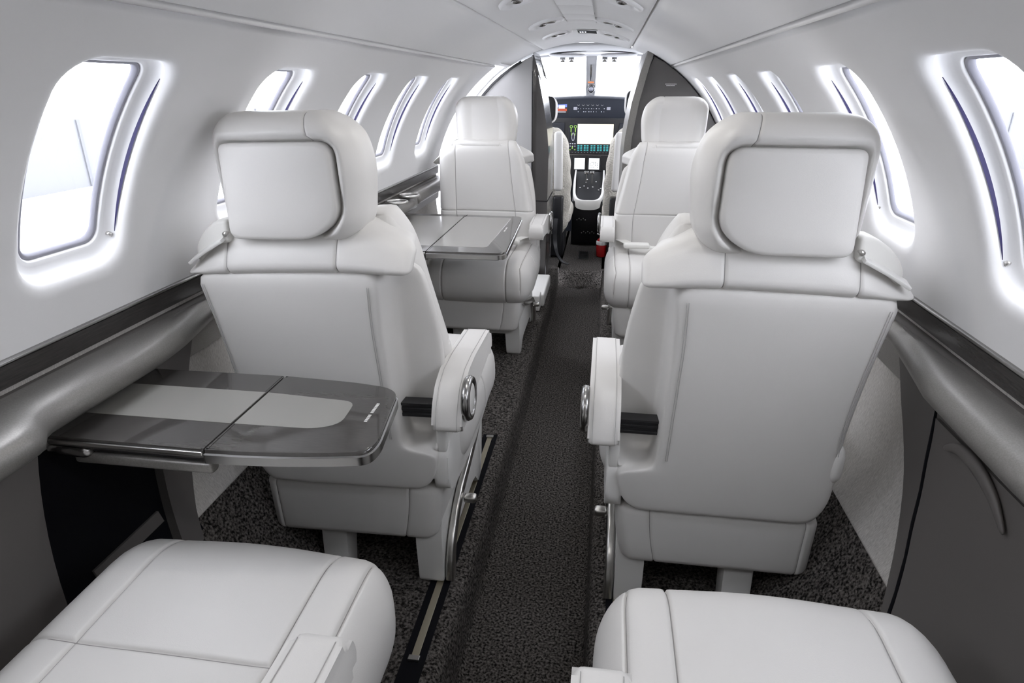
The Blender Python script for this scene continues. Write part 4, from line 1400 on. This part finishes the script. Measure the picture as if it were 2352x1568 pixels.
# pilot seats
def pilot(s, xin, label, zt):
    root = empty('pilot_chair', (s * (xin + .18), 4.45, .10), label, 'seat', 'pilot seats'); org = root.location.copy()
    cx = s * (xin + .18)
    def curl(x, y, z):   # inner edge wavy like fleece
        u = (z - .4)
        x2 = x + s * (-.010 * math.sin(u * 9) + .004 * math.sin(u * 47)) * (1 if abs(x - s * xin) < .12 else 0)
        t = max(0, (z - .80) / .25)
        x2 += s * .085 * t * t if abs(x) < xin + .15 else 0
        return (x2, y + .03 * u, z + .004 * math.sin(x * 90))
    bm = bmesh.new()
    rbox(bm, (cx, 4.47, .64), (.37, .13, .72), (.05, .055, .09), curl, nf=(8, 3, 28), nc=6); localize(bm, org)
    finish('sheepskin_back', bm, M['fleece'], root)
    bm = bmesh.new()
    rbox(bm, (cx + s * .055, 4.385, .66), (.20, .045, .66), (.03, .02, .05), nf=(3, 2, 10)); localize(bm, org)
    finish('back_frame', bm, M['black'], root)
    bm = bmesh.new()
    xp = s * (xin + .065)
    rbox(bm, (xp, 4.345, .79), (.058, .06, .38), (.022, .022, .022), lambda x, y, z: (x + s * .05 * max(0, z - .62) * .4, y, z), nf=(3, 2, 8)); localize(bm, org)
    finish('back_pad', bm, M['leather'], root)
    bm = bmesh.new()
    rbox(bm, (cx, 4.68, .40), (.40, .42, .12), (.05, .06, .05), nf=5); localize(bm, org)
    finish('seat_pad', bm, M['fleece'], root)
    bm = bmesh.new()
    box(bm, cx - .15, cx + .15, 4.5, 4.85, .10, .34, .02)
    box(bm, s * (xin + .03), s * (xin + .10), 4.33, 4.42, .30, .56, .012); localize(bm, org)
    finish('seat_base', bm, M['black'], root)
    bm = bmesh.new()
    rbox(bm, (s * (xin + .20), 4.44, zt), (.22, .07, .17), (.05, .03, .06), nf=4); localize(bm, org)
    finish('pilot_headrest', bm, M['leather' if s < 0 else 'leather'], root)
    bm = bmesh.new()
    rbox(bm, (s * (xin + .20), 4.40, zt + .005), (.20, .012, .16), (.04, .005, .05), nf=4); localize(bm, org)
    finish('headrest_back', bm, M['black'], root)
    bm = bmesh.new()
    pth = smooth_path([(s * (xin + .07), 4.30, .42), (s * (xin + .075), 4.28, .30), (s * (xin + .06), 4.26, .20), (s * (xin + .02), 4.24, .14), (s * (xin - .03), 4.22, .125)], 5)
    if s < 0:
        sweep(bm, pth, [(-.014, -.003), (.014, -.003), (.014, .003), (-.014, .003)]); localize(bm, org)
        finish('loose_strap', bm, M['black'], root, angle=40)
    else: bm.free()
pilot(-1, .112, 'left pilot seat with cream sheepskin cover and dark frame', 1.11)
pilot(1, .142, 'right pilot seat with cream sheepskin cover and dark frame', 1.15)

# floor vent + fire extinguisher
root = empty('floor_vent', (.006, 4.58, .10), 'square black grille set in the cockpit floor carpet', 'vent')
bm = bmesh.new(); box(bm, -.036, .036, -.11, .11, .0, .004, .001); finish('vent_frame', bm, M['black'], root, smooth=False)
bm = bmesh.new()
for j in range(9): box(bm, -.030, .030, -.10 + j * .0235, -.092 + j * .0235, .004, .007)
finish('vent_slats', bm, M['nickel'] if 0 else M['black'], root, smooth=False)
root = empty('fire_extinguisher', (.133, 4.56, .10), 'small red fire extinguisher on the cockpit floor beside the right pilot seat', 'fire extinguisher')
bm = bmesh.new(); lathe(bm, [(.0, 0), (.030, .002), (.037, .010), (.038, .06), (.038, .105), (.033, .125), (.018, .140), (.012, .148)], (0, 0, 0)); finish('bottle', bm, M['red'], root)
bm = bmesh.new(); lathe(bm, [(.0385, .092), (.0388, .094), (.0388, .112), (.036, .119)], (0, 0, 0)); finish('label_band', bm, M['white'], root)
bm = bmesh.new(); lathe(bm, [(.012, .146), (.013, .158), (.008, .166), (0, .167)], (0, 0, 0)); cyl(bm, (0, 0, .156), (-.035, -.01, .170), .005); cyl(bm, (0, 0, .160), (.03, -.012, .168), .004); finish('valve', bm, M['chrome'], root)

# ------------------------------------------------------------------ outside: bright hangar
bm = bmesh.new(); vs = [bm.verts.new(p) for p in ((-30, -30, -1.3), (30, -30, -1.3), (30, 30, -1.3), (-30, 30, -1.3))]; bm.faces.new(vs)
o = finish('ground', bm, M['hangar'], smooth=False); tag(o, kind='structure')
for s in (-1, 1):
    root = empty('hangar_wall', (s * 14, 6, -1.3), 'pale grey panelled hangar wall outside the %s windows' % ('left' if s < 0 else 'right'), 'wall')
    bm = bmesh.new(); box(bm, -.05, .05, -22, 22, 0, 1.75); finish('wall_sheet', bm, M['hangar_grey'], root, smooth=False)
    bm = bmesh.new()
    for j in range(14): box(bm, -s * .07 - .02, -s * .07 + .02, -21 + 3.1 * j, -20.9 + 3.1 * j, 0, 1.75)
    finish('wall_rib', bm, M['hangar_rib'], root, smooth=False)

# ------------------------------------------------------------------ lamps of the cabin
# area lamps under the reading light units, plus an unseen aft pair without units
for yy, pw in ((.25, .5), (1.14, .5), (1.76, .5), (2.42, .5), (2.93, .4)):
    for s in (-1, 1):
        p = on_ceil(.018 + s * .097, yy - .04, .016)
        area('reading_light', p, (0, 0, 0), .05, .03, pw, (1, .98, .95))
